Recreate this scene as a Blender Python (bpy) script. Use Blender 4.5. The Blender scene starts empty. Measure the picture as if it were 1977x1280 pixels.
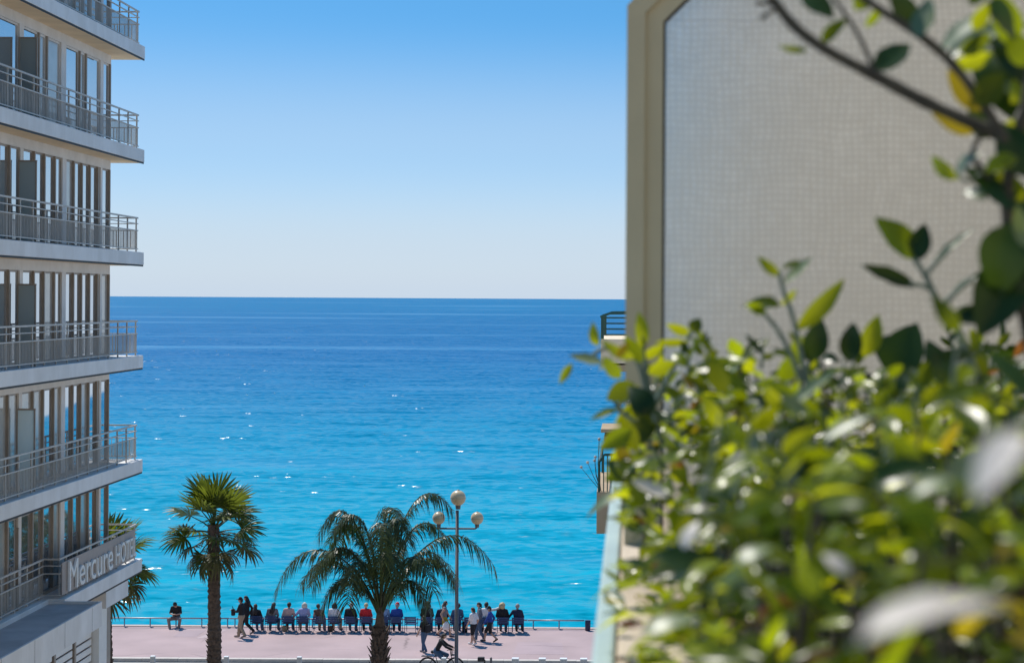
import bpy, bmesh, math, random
import numpy as np
from mathutils import Vector, Matrix, Euler
R = math.radians
random.seed(7)
S = bpy.context.scene
C = S.collection

# ------------------------------------------------------------------ camera
F = 3500.0            # focal length in pixels of the 1977 px wide photograph
PX, PY = 1221.0, 577.5
ROLL = R(0.34)
CAMZ = 15.0
cd = bpy.data.cameras.new('camera'); cam = bpy.data.objects.new('camera', cd); C.objects.link(cam)
cd.sensor_width = 36.0; cd.sensor_fit = 'HORIZONTAL'
cd.lens = F / 1977 * 36
cd.shift_x = -(PX - 988.5) / 1977
cd.shift_y = -(640 - PY) / 1977
cd.clip_start = 0.05; cd.clip_end = 200000
cd.dof.use_dof = True; cd.dof.focus_distance = 62.0; cd.dof.aperture_fstop = 5.4
cam.matrix_world = Matrix.Translation((0, 0, CAMZ)) @ Matrix.Rotation(R(90), 4, 'X') @ Matrix.Rotation(ROLL, 4, 'Z')
S.camera = cam

# ------------------------------------------------------------------ sky and sun
SUN_EL = R(58); SUN_AZ = math.atan2(-0.60, 0.80)
w = bpy.data.worlds.new('World'); S.world = w; w.use_nodes = True
nt = w.node_tree; nt.nodes.clear()
wo = nt.nodes.new('ShaderNodeOutputWorld'); bg = nt.nodes.new('ShaderNodeBackground')
sky = nt.nodes.new('ShaderNodeTexSky'); sky.sky_type = 'NISHITA'; sky.sun_disc = False
sky.sun_elevation = SUN_EL; sky.sun_rotation = SUN_AZ % (2 * math.pi)
sky.altitude = 0; sky.air_density = 1.0; sky.dust_density = 0.35; sky.ozone_density = 3.0
tc = nt.nodes.new('ShaderNodeTexCoord'); sp = nt.nodes.new('ShaderNodeSeparateXYZ'); cb = nt.nodes.new('ShaderNodeCombineXYZ')
mz = nt.nodes.new('ShaderNodeMath'); mz.operation = 'MULTIPLY'; mz.inputs[1].default_value = 3.0
nrm = nt.nodes.new('ShaderNodeVectorMath'); nrm.operation = 'NORMALIZE'
hs = nt.nodes.new('ShaderNodeHueSaturation'); hs.inputs['Saturation'].default_value = 1.55; hs.inputs['Hue'].default_value = .487; hs.inputs['Value'].default_value = 1.0
L = nt.links.new
L(tc.outputs['Generated'], sp.inputs[0]); L(sp.outputs[0], cb.inputs[0]); L(sp.outputs[1], cb.inputs[1])
L(sp.outputs[2], mz.inputs[0]); L(mz.outputs[0], cb.inputs[2]); L(cb.outputs[0], nrm.inputs[0])
L(nrm.outputs[0], sky.inputs['Vector']); L(sky.outputs[0], hs.inputs['Color']); 
hz = nt.nodes.new('ShaderNodeValToRGB'); hz.color_ramp.interpolation = 'EASE'      # share of white sea haze by height above the horizon
for p_, v_ in ((.02, .94), (.08, .60), (.16, .20)): e_ = hz.color_ramp.elements.new(p_); e_.color = (v_, v_, v_, 1)
hz.color_ramp.elements[0].color = (1, 1, 1, 1); hz.color_ramp.elements[-1].color = (0, 0, 0, 1); hz.color_ramp.elements[-1].position = .30
hm = nt.nodes.new('ShaderNodeMix'); hm.data_type = 'RGBA'; hm.inputs[7].default_value = (3.95, 4.65, 5.45, 1)
L(sp.outputs[2], hz.inputs[0]); L(hz.outputs[0], hm.inputs[0]); L(hs.outputs[0], hm.inputs[6]); L(hm.outputs[2], bg.inputs['Color'])
bg.inputs['Strength'].default_value = 0.15
L(bg.outputs[0], wo.inputs['Surface'])
sl = bpy.data.lights.new('sun', 'SUN'); so = bpy.data.objects.new('sun', sl); C.objects.link(so)
sl.energy = 4.4; sl.angle = R(0.53); sl.color = (1.0, 0.95, 0.87)
sdir = Vector((math.sin(SUN_AZ) * math.cos(SUN_EL), math.cos(SUN_AZ) * math.cos(SUN_EL), math.sin(SUN_EL)))
so.rotation_euler = sdir.to_track_quat('Z', 'Y').to_euler(); so.location = (-20, 40, 60)
S.view_settings.view_transform = 'Standard'; S.view_settings.look = 'None'
S.view_settings.exposure = 0.0; S.view_settings.gamma = 1.0
S.render.engine = 'CYCLES'
S.cycles.use_denoising = True
S.cycles.max_bounces = 8; S.cycles.transparent_max_bounces = 12; S.cycles.sample_clamp_indirect = 6
S.cycles.caustics_reflective = False; S.cycles.caustics_refractive = False

# ------------------------------------------------------------------ helpers
CT, ST = math.cos(ROLL), math.sin(ROLL)
def P(x, y, D):
    """the point seen at photograph pixel x, y at depth D"""
    dx, dy = x - PX, y - PY
    u = dx * CT + dy * ST; v = -dx * ST + dy * CT
    return Vector((u / F * D, D, CAMZ - v / F * D))
def G(x, y, z=0.0):
    """the ground point seen at pixel x, y"""
    dx, dy = x - PX, y - PY
    v = -dx * ST + dy * CT
    return P(x, y, (CAMZ - z) * F / v)

_m = {}
def mat(name, col, rough=0.6, var=0.12, scale=6.0, bump=0.0, metal=0.0, ior=1.5, bscale=None, detail=6):
    if name in _m: return _m[name]
    m = bpy.data.materials.new(name); m.use_nodes = True
    n = m.node_tree.nodes; l = m.node_tree.links.new; b = n['Principled BSDF']
    b.inputs['Roughness'].default_value = rough; b.inputs['Metallic'].default_value = metal; b.inputs['IOR'].default_value = ior
    t = n.new('ShaderNodeTexCoord'); ns = n.new('ShaderNodeTexNoise')
    ns.inputs['Scale'].default_value = scale; ns.inputs['Detail'].default_value = detail
    l(t.outputs['Object'], ns.inputs['Vector'])
    r = n.new('ShaderNodeValToRGB'); r.color_ramp.elements[0].position = 0.3; r.color_ramp.elements[1].position = 0.7
    r.color_ramp.elements[0].color = (*[c * (1 - var) for c in col], 1); r.color_ramp.elements[1].color = (*[min(1, c * (1 + var)) for c in col], 1)
    l(ns.outputs['Fac'], r.inputs[0]); l(r.outputs[0], b.inputs['Base Color'])
    if bump:
        n2 = n.new('ShaderNodeTexNoise'); n2.inputs['Scale'].default_value = bscale or scale * 6; n2.inputs['Detail'].default_value = 5
        l(t.outputs['Object'], n2.inputs['Vector'])
        bp = n.new('ShaderNodeBump'); bp.inputs['Strength'].default_value = bump; bp.inputs['Distance'].default_value = 0.02
        l(n2.outputs['Fac'], bp.inputs['Height']); l(bp.outputs[0], b.inputs['Normal'])
    _m[name] = m
    return m

class MB:
    def __init__(s): s.v = []; s.f = []
    def add(s, vs, fs):
        o = len(s.v); s.v += [tuple(p) for p in vs]; s.f += [tuple(i + o for i in f) for f in fs]
    def box(s, x0, x1, y0, y1, z0, z1):
        s.add([(x0,y0,z0),(x1,y0,z0),(x1,y1,z0),(x0,y1,z0),(x0,y0,z1),(x1,y0,z1),(x1,y1,z1),(x0,y1,z1)],
              [(0,3,2,1),(4,5,6,7),(0,1,5,4),(1,2,6,5),(2,3,7,6),(3,0,4,7)]); return s
    def tube(s, pts, rad, n=8, cap=True):
        pts = [Vector(p) for p in pts]; k = len(pts)
        rad = [rad] * k if not hasattr(rad, '__len__') else rad
        o = len(s.v); up = None
        for i, p in enumerate(pts):
            t = (pts[min(i + 1, k - 1)] - pts[max(i - 1, 0)]).normalized()
            if up is None: up = Vector((0, 0, 1)) if abs(t.z) < 0.9 else Vector((1, 0, 0))
            a = t.cross(up).normalized(); b = a.cross(t).normalized(); up = b
            for j in range(n):
                q = 2 * math.pi * j / n
                s.v.append(tuple(p + (a * math.cos(q) + b * math.sin(q)) * rad[i]))
        for i in range(k - 1):
            for j in range(n):
                a = o + i * n + j; b = o + i * n + (j + 1) % n
                s.f.append((a, b, b + n, a + n))
        if cap:
            s.f.append(tuple(o + j for j in range(n))[::-1]); s.f.append(tuple(o + (k - 1) * n + j for j in range(n)))
        return s
    def ball(s, c, r, nu=12, nv=8):
        c = Vector(c); r = r if hasattr(r, '__len__') else (r, r, r)
        o = len(s.v)
        s.v.append((c.x, c.y, c.z - r[2]))
        for i in range(1, nv):
            a = -math.pi / 2 + math.pi * i / nv
            for j in range(nu):
                q = 2 * math.pi * j / nu
                s.v.append((c.x + r[0] * math.cos(a) * math.cos(q), c.y + r[1] * math.cos(a) * math.sin(q), c.z + r[2] * math.sin(a)))
        s.v.append((c.x, c.y, c.z + r[2])); t = len(s.v) - 1
        for j in range(nu):
            s.f.append((o, o + 1 + (j + 1) % nu, o + 1 + j))
            s.f.append((t, t - nu + j, t - nu + (j + 1) % nu))
        for i in range(nv - 2):
            for j in range(nu):
                a = o + 1 + i * nu + j; b = o + 1 + i * nu + (j + 1) % nu
                s.f.append((a, b, b + nu, a + nu))
        return s
    def caps(s, p0, r0, p1, r1, n=8):
        """capsule that tapers"""
        p0, p1 = Vector(p0), Vector(p1); t = (p1 - p0)
        t = t.normalized() if t.length > 1e-6 else Vector((0, 0, 1))
        pts = []; rr = []
        for a in (-80, -45, 0): pts.append(p0 + t * r0 * math.sin(R(a))); rr.append(r0 * math.cos(R(a)))
        for a in (0, 45, 80): pts.append(p1 + t * r1 * math.sin(R(a))); rr.append(r1 * math.cos(R(a)))
        return s.tube(pts, rr, n)
    def mesh(s, name, m=None, smooth=False):
        me = bpy.data.meshes.new(name); me.from_pydata(s.v, [], s.f)
        if m: me.materials.append(m)
        if smooth: me.polygons.foreach_set('use_smooth', [True] * len(me.polygons))
        me.update(); return me
    def build(s, name, m=None, parent=None, smooth=False, bevel=0):
        o = link(name, s.mesh(name, m, smooth), parent)
        if bevel:
            b = o.modifiers.new('bevel', 'BEVEL'); b.width = bevel; b.segments = 2; b.limit_method = 'ANGLE'
        return o
def link(name, me, parent=None, loc=None, rot=None, sc=None):
    o = bpy.data.objects.new(name, me); C.objects.link(o)
    if parent: o.parent = parent
    if loc is not None: o.location = loc
    if rot is not None: o.rotation_euler = rot
    if sc is not None: o.scale = sc
    return o
def tag(o, label, cat, group=None, kind=None):
    o['label'] = label
    if cat: o['category'] = cat
    if group: o['group'] = group
    if kind: o['kind'] = kind
    return o
def thing(name, label, cat, loc=(0, 0, 0), rz=0, group=None):
    o = bpy.data.objects.new(name, None); C.objects.link(o); o.location = loc; o.rotation_euler = (0, 0, rz)
    o.empty_display_size = 0.2
    return tag(o, label, cat, group)
def structure(o): o['kind'] = 'structure'; return o
def stuff(o): o['kind'] = 'stuff'; return o
def copy_tree(o, parent=None):
    c = o.copy(); C.objects.link(c); c.parent = parent
    for ch in list(o.children): copy_tree(ch, c)
    return c

# ------------------------------------------------------------------ materials
M = dict(
 plaster=mat('pale_render', (.62,.60,.57), .75, .06, 2, .1),
 slab=mat('balcony_concrete_paint', (.80,.80,.80), .6, .05, 1.5, .08),
 soffit=mat('soffit_bounce_tint', (.93,.70,.45), .8, .05, 1.2, .05),  # ochre carries the warm light bounced up onto the undersides
 brown=mat('bronze_aluminium', (.33,.28,.235), .45, .1, 4),
 pilaster=mat('grey_pilaster_panel', (.74,.72,.70), .6, .05, 3),
 rail=mat('grey_painted_steel', (.52,.50,.47), .45, .08, 8),
 white=mat('white_lacquer', (.80,.80,.78), .4, .04, 5),
 signpanel=mat('beige_sign_panel', (.38,.33,.30), .6, .06, 4),
 roofmem=mat('canopy_roof_membrane', (.46,.42,.41), .8, .18, 1.2, .3),
 stone=mat('cream_stone_coping', (.60,.50,.38), .8, .12, 14, .3),
 aqua=mat('pale_aqua_paint', (.40,.50,.46), .45, .06, 9),
 frame=mat('olive_lacquered_frame', (.54,.46,.29), .45, .05, 6),
 dark=mat('black_rubber', (.015,.015,.016), .6, .1, 8),
 beige=mat('beige_facade_render', (.74,.65,.51), .8, .06, 2, .15),
 green=mat('dark_green_lacquer', (.015,.075,.06), .4, .1, 6),
 bluechair=mat('blue_chair_enamel', (.008,.045,.14), .4, .12, 12),
 navy=mat('navy_enamel', (.012,.02,.07), .45, .1, 8),
 lampgrey=mat('grey_lamp_paint', (.13,.12,.125), .5, .08, 4),
 steel=mat('galvanised_rail', (.36,.36,.38), .4, .08, 6, 0, .5),
 bollard=mat('light_grey_bollard', (.52,.52,.50), .6, .08, 6, .1),
 kerb=mat('pale_kerb_stone', (.58,.52,.47), .8, .12, 3, .2),
 soil=mat('dark_potting_soil', (.05,.035,.022), .95, .35, 30, .6),
 bark=mat('citrus_bark', (.075,.065,.045), .8, .3, 60, .5),
 stem=mat('green_shoot_stem', (.17,.21,.15), .6, .15, 40),
)

def weather(m, amt):
    """rain streaks and grime running down"""
    n = m.node_tree.nodes; l = m.node_tree.links.new; b = n['Principled BSDF']; src = b.inputs['Base Color'].links[0].from_socket
    t = n.new('ShaderNodeTexCoord'); mp = n.new('ShaderNodeMapping'); mp.inputs['Scale'].default_value = (.7, .7, .22); l(t.outputs['Object'], mp.inputs[0])
    ns = n.new('ShaderNodeTexNoise'); ns.inputs['Scale'].default_value = 1.6; ns.inputs['Detail'].default_value = 7; ns.inputs['Roughness'].default_value = .65; l(mp.outputs[0], ns.inputs['Vector'])
    r = n.new('ShaderNodeValToRGB'); r.color_ramp.elements[0].position = .42; r.color_ramp.elements[1].position = .60
    r.color_ramp.elements[0].color = (1 - amt, 1 - amt * 1.1, 1 - amt * 1.25, 1); r.color_ramp.elements[1].color = (1, 1, 1, 1); l(ns.outputs['Fac'], r.inputs[0])
    mul = n.new('ShaderNodeMix'); mul.data_type = 'RGBA'; mul.blend_type = 'MULTIPLY'; mul.inputs[0].default_value = 1; l(src, mul.inputs[6]); l(r.outputs[0], mul.inputs[7]); l(mul.outputs[2], b.inputs['Base Color'])
for k_, a_ in (('slab', .10), ('soffit', .09), ('pilaster', .08), ('plaster', .12), ('frame', .14), ('stone', .2), ('rail', .12)): weather(M[k_], a_)
def glass_pane():
    m = bpy.data.materials.new('window_glass'); m.use_nodes = True
    b = m.node_tree.nodes['Principled BSDF']
    b.inputs['Metallic'].default_value = .85; b.inputs['Base Color'].default_value = (.70, .73, .76, 1); b.inputs['Roughness'].default_value = 0.03; b.inputs['IOR'].default_value = 3.2
    n = m.node_tree.nodes; l = m.node_tree.links.new
    t = n.new('ShaderNodeTexCoord'); ns = n.new('ShaderNodeTexNoise'); ns.inputs['Scale'].default_value = 0.8
    bp = n.new('ShaderNodeBump'); bp.inputs['Strength'].default_value = 0.04; bp.inputs['Distance'].default_value = 0.02
    l(t.outputs['Object'], ns.inputs['Vector']); l(ns.outputs['Fac'], bp.inputs['Height']); l(bp.outputs[0], b.inputs['Normal'])
    return m
M['glass'] = glass_pane()

M['curtained'] = mat('glass_before_curtain', (.52,.52,.50), .12, .08, 2, 0, .35)
def frosted(name, col, rough, trans):
    m = bpy.data.materials.new(name); m.use_nodes = True
    b = m.node_tree.nodes['Principled BSDF']
    b.inputs['Base Color'].default_value = (*col, 1); b.inputs['Roughness'].default_value = rough
    b.inputs['Transmission Weight'].default_value = trans; b.inputs['IOR'].default_value = 1.2
    return m

def wired():
    m = frosted('wired_frosted_glass', (.86, .86, .84), .42, .85)
    n = m.node_tree.nodes; l = m.node_tree.links.new; b = n['Principled BSDF']
    t = n.new('ShaderNodeTexCoord'); sep = n.new('ShaderNodeSeparateXYZ')
    wn = n.new('ShaderNodeTexNoise'); wn.inputs['Scale'].default_value = 9; wn.inputs['Detail'].default_value = 6; l(t.outputs['Object'], wn.inputs['Vector'])
    wm = n.new('ShaderNodeVectorMath'); wm.operation = 'MULTIPLY_ADD'; wm.inputs[1].default_value = (.03, .03, .03); l(wn.outputs['Color'], wm.inputs[0]); l(t.outputs['Object'], wm.inputs[2]); l(wm.outputs[0], sep.inputs[0])
    def grid(sock, per):
        a = n.new('ShaderNodeMath'); a.operation = 'MULTIPLY'; a.inputs[1].default_value = 2 * math.pi / per; l(sock, a.inputs[0])
        s = n.new('ShaderNodeMath'); s.operation = 'SINE'; l(a.outputs[0], s.inputs[0]); return s.outputs[0]
    gx = grid(sep.outputs[0], .0150); gz = grid(sep.outputs[2], .0150)
    mx = n.new('ShaderNodeMath'); mx.operation = 'MAXIMUM'; l(gx, mx.inputs[0]); l(gz, mx.inputs[1])
    ns = n.new('ShaderNodeTexNoise'); ns.inputs['Scale'].default_value = 34; ns.inputs['Detail'].default_value = 5; l(t.outputs['Object'], ns.inputs['Vector'])
    ad = n.new('ShaderNodeMath'); ad.operation = 'MULTIPLY_ADD'; ad.inputs[1].default_value = 2.6; nb = n.new('ShaderNodeTexNoise'); nb.inputs['Scale'].default_value = 3.5; nb.inputs['Detail'].default_value = 5; l(t.outputs['Object'], nb.inputs['Vector'])
    av = n.new('ShaderNodeMath'); av.operation = 'MULTIPLY_ADD'; av.inputs[1].default_value = .9; l(nb.outputs['Fac'], av.inputs[0]); l(ns.outputs['Fac'], av.inputs[2])
    sv = n.new('ShaderNodeMath'); sv.operation = 'SUBTRACT'; sv.inputs[1].default_value = .45; l(av.outputs[0], sv.inputs[0]); l(sv.outputs[0], ad.inputs[0]); l(mx.outputs[0], ad.inputs[2])
    r = n.new('ShaderNodeValToRGB'); r.color_ramp.elements[0].position = 0.2; r.color_ramp.elements[1].position = 1.0
    r.color_ramp.elements[0].color = (.91, .87, .80, 1); r.color_ramp.elements[1].color = (.71, .67, .605, 1)
    sc = n.new('ShaderNodeMath'); sc.operation = 'MULTIPLY'; sc.inputs[1].default_value = .5; l(ad.outputs[0], sc.inputs[0])
    l(sc.outputs[0], r.inputs[0]); l(r.outputs[0], b.inputs['Base Color'])
    bp = n.new('ShaderNodeBump'); bp.inputs['Strength'].default_value = .25; bp.inputs['Distance'].default_value = .002
    l(ad.outputs[0], bp.inputs['Height']); l(bp.outputs[0], b.inputs['Normal'])
    return m
M['wired'] = wired()

def leaf_mat(name, c0, c1, tr, gloss=.27, mix=.5):
    """leaf: diffuse and glossy top, light passing through; hue varies leaf by leaf"""
    m = bpy.data.materials.new(name); m.use_nodes = True
    n = m.node_tree.nodes; l = m.node_tree.links.new; b = n['Principled BSDF']; out = n['Material Output']
    oi = n.new('ShaderNodeObjectInfo'); ge = n.new('ShaderNodeNewGeometry')
    ad = n.new('ShaderNodeMath'); l(oi.outputs['Random'], ad.inputs[0]); l(ge.outputs['Random Per Island'], ad.inputs[1])
    fr = n.new('ShaderNodeMath'); fr.operation = 'FRACT'; l(ad.outputs[0], fr.inputs[0])
    r = n.new('ShaderNodeValToRGB'); r.color_ramp.elements[0].color = (*c0, 1); r.color_ramp.elements[1].color = (*c1, 1); l(fr.outputs[0], r.inputs[0])
    t = n.new('ShaderNodeTexCoord'); ns = n.new('ShaderNodeTexNoise'); ns.inputs['Scale'].default_value = 40; l(t.outputs['Object'], ns.inputs['Vector'])
    mx = n.new('ShaderNodeMix'); mx.data_type = 'RGBA'; mx.blend_type = 'MULTIPLY'; mx.inputs[0].default_value = .5
    l(r.outputs[0], mx.inputs[6]); l(ns.outputs['Color'], mx.inputs[7])
    l(r.outputs[0], b.inputs['Base Color']); b.inputs['Roughness'].default_value = gloss; b.inputs['Specular IOR Level'].default_value = .3
    tl = n.new('ShaderNodeBsdfTranslucent')
    r2 = n.new('ShaderNodeValToRGB'); r2.color_ramp.elements[0].color = (*[c * .3 for c in tr], 1); r2.color_ramp.elements[1].color = (*tr, 1); l(fr.outputs[0], r2.inputs[0])
    l(r2.outputs[0], tl.inputs['Color'])
    ms = n.new('ShaderNodeMixShader'); ms.inputs[0].default_value = mix; l(b.outputs[0], ms.inputs[1]); l(tl.outputs[0], ms.inputs[2]); l(ms.outputs[0], out.inputs['Surface'])
    return m
M['privacy'] = leaf_mat('frosted_privacy_glass', (.86, .92, .88), (.88, .94, .90), (.92, .96, .93), .4, .75)
M['leaf'] = leaf_mat('leaf_green', (.012,.036,.003), (.085,.135,.005), (.56,.66,.010))
M['leaf_bright'] = leaf_mat('leaf_yellow_green', (.15,.23,.006), (.24,.30,.008), (.82,.84,.014))
M['leaf_yellow'] = leaf_mat('leaf_yellowed', (.20,.15,.012), (.26,.20,.02), (.62,.46,.02))
M['leaf_dark'] = leaf_mat('leaf_dark', (.015,.040,.008), (.03,.065,.012), (.10,.17,.012), .3, .3)
M['leaf_rust'] = leaf_mat('leaf_rust', (.17,.07,.03), (.24,.11,.04), (.40,.15,.03))
M['leaf_pale'] = leaf_mat('leaf_glossy', (.10,.15,.05), (.16,.21,.08), (.36,.44,.05), .42, .2)
M['leaf_pale'].node_tree.nodes['Principled BSDF'].inputs['Specular IOR Level'].default_value = 1.0
M['leaf_glare'] = leaf_mat('leaf_painted_glare', (.74,.66,.57), (.80,.72,.63), (.55,.52,.35), .4, .2)  # sun glare on green leaves, painted in as a cream colour
M['palm'] = leaf_mat('palm_frond_green', (.045,.065,.014), (.09,.11,.022), (.22,.28,.03), .35, .35)
M['palm_dry'] = leaf_mat('palm_frond_old', (.07,.07,.025), (.14,.12,.05), (.16,.15,.04), .5, .3)
M['palm_young'] = leaf_mat('palm_frond_young', (.06,.085,.014), (.11,.14,.025), (.30,.36,.03), .35, .35)
M['queen'] = leaf_mat('feather_palm_green', (.035,.052,.018), (.085,.10,.035), (.13,.19,.03), .34, .3)
M['queen_young'] = leaf_mat('feather_palm_young', (.05,.10,.015), (.08,.14,.02), (.20,.32,.02), .35, .4)
M['trunk'] = mat('palm_trunk_fibre', (.105,.072,.054), .9, .5, 9, .9, bscale=40)
M['petiole'] = mat('palm_petiole', (.16,.15,.06), .6, .2, 10)

# ------------------------------------------------------------------ the sea, the ground
SEA = -3.5
def sea_mesh():
    rows = np.concatenate([np.exp(np.linspace(math.log(86), math.log(1500), 1000)), np.exp(np.linspace(math.log(1560), math.log(90000), 60))])
    nc = 420
    u = np.linspace(-1, 1, nc)
    u = np.sign(u) * np.abs(u) ** 1.0
    Y = np.repeat(rows[:, None], nc, 1)
    X = (-0.13 + u[None, :] * 0.30) * Y + u[None, :] * 12
    rng = np.random.RandomState(3); Z = np.zeros_like(X)
    for k in range(34):
        lam = 0.9 * 1.085 ** k * (0.9 + .2 * rng.rand())       # 0.9 .. 35 m
        th = math.pi / 2 + rng.normal(0, .55)
        amp = 0.0052 * lam ** 0.5
        kx, ky = 2 * math.pi / lam * math.cos(th), 2 * math.pi / lam * math.sin(th)
        dy = np.gradient(rows)[:, None]
        fade = np.clip((lam * 1.0 / (np.abs(dy) + .05) - 2.0) / 3.0, 0, 1)
        ph = kx * X + ky * Y + rng.rand() * 6.28
        Z += amp * fade * (np.sin(ph) + .25 * np.sin(2 * ph + 1.2))
    env = .85 + .25 * np.sin(X * .021 + 1.3 * np.sin(Y * .03)) * np.sin(Y * .045 + .7)
    Z = Z * np.clip(env, .3, 1.2) + SEA
    nr = len(rows)
    co = np.stack([X, Y, Z], -1).reshape(-1, 3).astype(np.float32)
    i = (np.arange(nr - 1)[:, None] * nc + np.arange(nc - 1)[None, :]).reshape(-1)
    q = np.stack([i, i + 1, i + 1 + nc, i + nc], -1).astype(np.int32)
    me = bpy.data.meshes.new('sea'); me.vertices.add(len(co)); me.vertices.foreach_set('co', co.reshape(-1))
    me.loops.add(q.size); me.loops.foreach_set('vertex_index', q.reshape(-1))
    me.polygons.add(len(q)); me.polygons.foreach_set('loop_start', np.arange(0, q.size, 4, dtype=np.int32))
    me.polygons.foreach_set('use_smooth', np.ones(len(q), dtype=bool))
    me.update(calc_edges=True); return me
def sea_mat():
    m = bpy.data.materials.new('sea_water'); m.use_nodes = True
    n = m.node_tree.nodes; l = m.node_tree.links.new; b = n['Principled BSDF']
    b.inputs['IOR'].default_value = 1.33; b.inputs['Roughness'].default_value = .6; b.inputs['Specular IOR Level'].default_value = 0.0
    t = n.new('ShaderNodeTexCoord'); sep = n.new('ShaderNodeSeparateXYZ'); l(t.outputs['Object'], sep.inputs[0])
    # depth of the water: shallow and turquoise by the beach, deep blue off shore
    ns0 = n.new('ShaderNodeTexNoise'); ns0.inputs['Scale'].default_value = 1; ns0.inputs['Detail'].default_value = 4
    mp0 = n.new('ShaderNodeMapping'); mp0.inputs['Scale'].default_value = (.008, .02, 1); l(t.outputs['Object'], mp0.inputs[0]); l(mp0.outputs[0], ns0.inputs['Vector'])
    lg = n.new('ShaderNodeMath'); lg.operation = 'LOGARITHM'; lg.inputs[1].default_value = 10; l(sep.outputs[1], lg.inputs[0])
    ad = n.new('ShaderNodeMath'); ad.operation = 'MULTIPLY_ADD'; ad.inputs[1].default_value = .16; l(ns0.outputs['Fac'], ad.inputs[0]); l(lg.outputs[0], ad.inputs[2])
    mr = n.new('ShaderNodeMapRange'); mr.inputs[1].default_value = 2.05; mr.inputs[2].default_value = 3.6; l(ad.outputs[0], mr.inputs[0])
    r = n.new('ShaderNodeValToRGB'); cr = r.color_ramp
    cols = [(0, (.0, .345, .48)), (.12, (.0, .33, .485)), (.25, (.0, .265, .45)), (.38, (.0, .18, .38)), (.52, (.0, .14, .345)), (.75, (.0, .145, .345)), (1, (.0, .165, .36))]
    cr.elements[0].color = (*cols[0][1], 1); cr.elements[1].color = (*cols[-1][1], 1)
    for p, c in cols[1:-1]:
        e = cr.elements.new(p); e.color = (*c, 1)
    l(mr.outputs[0], r.inputs[0])
    # wind streaks and slicks drawn out along the shore
    mp = n.new('ShaderNodeMapping'); mp.inputs['Scale'].default_value = (.0013, 15.0, 1)
    cx = n.new('ShaderNodeCombineXYZ'); l(sep.outputs[0], cx.inputs[0]); l(lg.outputs[0], cx.inputs[1]); l(cx.outputs[0], mp.inputs[0])
    ns = n.new('ShaderNodeTexNoise'); ns.inputs['Scale'].default_value = 1; ns.inputs['Detail'].default_value = 5; l(mp.outputs[0], ns.inputs['Vector'])
    st = n.new('ShaderNodeMapRange'); st.inputs[1].default_value = .55; st.inputs[2].default_value = .70; l(ns.outputs['Fac'], st.inputs[0])
    # small ripples
    def noise(sx, sy, det):
        q = n.new('ShaderNodeMapping'); q.inputs['Scale'].default_value = (sx, sy, 1); l(t.outputs['Object'], q.inputs[0])
        z = n.new('ShaderNodeTexNoise'); z.inputs['Scale'].default_value = 1; z.inputs['Detail'].default_value = det; l(q.outputs[0], z.inputs['Vector']); return z.outputs['Fac']
    def tilt(sx, sy, det, k):
        q = n.new('ShaderNodeMapping'); q.inputs['Scale'].default_value = (sx, sy, 1); l(t.outputs['Object'], q.inputs[0])
        z = n.new('ShaderNodeTexNoise'); z.inputs['Scale'].default_value = 1; z.inputs['Detail'].default_value = det; l(q.outputs[0], z.inputs['Vector'])
        d = n.new('ShaderNodeVectorMath'); d.operation = 'SUBTRACT'; d.inputs[1].default_value = (.5, .5, .5); l(z.outputs['Color'], d.inputs[0])
        e = n.new('ShaderNodeVectorMath'); e.operation = 'MULTIPLY'; e.inputs[1].default_value = (k * .6, k, 0); l(d.outputs[0], e.inputs[0]); return e.outputs[0]
    a = tilt(.62, .9, 5, 2.0); c = tilt(.05, .16, 8, 1.6)
    ge = n.new('ShaderNodeNewGeometry')
    s1 = n.new('ShaderNodeVectorMath'); l(a, s1.inputs[0]); l(c, s1.inputs[1])
    sb = n.new('ShaderNodeMapRange'); sb.inputs[3].default_value = 1.0; sb.inputs[4].default_value = .35; l(st.outputs[0], sb.inputs[0])
    s0 = n.new('ShaderNodeVectorMath'); s0.operation = 'SCALE'; l(s1.outputs[0], s0.inputs[0]); l(sb.outputs[0], s0.inputs['Scale'])
    s2 = n.new('ShaderNodeVectorMath'); l(s0.outputs[0], s2.inputs[0]); l(ge.outputs['Normal'], s2.inputs[1])
    s3 = n.new('ShaderNodeVectorMath'); s3.operation = 'NORMALIZE'; l(s2.outputs[0], s3.inputs[0]); l(s3.outputs[0], b.inputs['Normal'])
    gl = n.new('ShaderNodeBsdfGlossy'); gl.inputs['Roughness'].default_value = .18; l(s3.outputs[0], gl.inputs['Normal'])
    fz = n.new('ShaderNodeFresnel'); fz.inputs['IOR'].default_value = 1.33; l(s3.outputs[0], fz.inputs['Normal'])
    fm = n.new('ShaderNodeMapRange'); fm.inputs[1].default_value = .03; fm.inputs[2].default_value = .75; fm.inputs[3].default_value = .02; fm.inputs[4].default_value = .29; l(fz.outputs[0], fm.inputs[0])
    ms = n.new('ShaderNodeMixShader'); l(fm.outputs[0], ms.inputs[0]); l(b.outputs[0], ms.inputs[1]); l(gl.outputs[0], ms.inputs[2]); l(ms.outputs[0], n['Material Output'].inputs['Surface'])
    mx = n.new('ShaderNodeMix'); mx.data_type = 'RGBA'; mx.inputs[7].default_value = (.07, .30, .52, 1)
    sf = n.new('ShaderNodeMath'); sf.operation = 'MULTIPLY'; sf.inputs[1].default_value = .5; l(st.outputs[0], sf.inputs[0]); l(sf.outputs[0], mx.inputs[0])
    l(r.outputs[0], mx.inputs[6]); l(mx.outputs[2], b.inputs['Base Color'])
    return m
sm_ = sea_mesh(); sm_.materials.append(sea_mat())
structure(link('sea', sm_))

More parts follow.
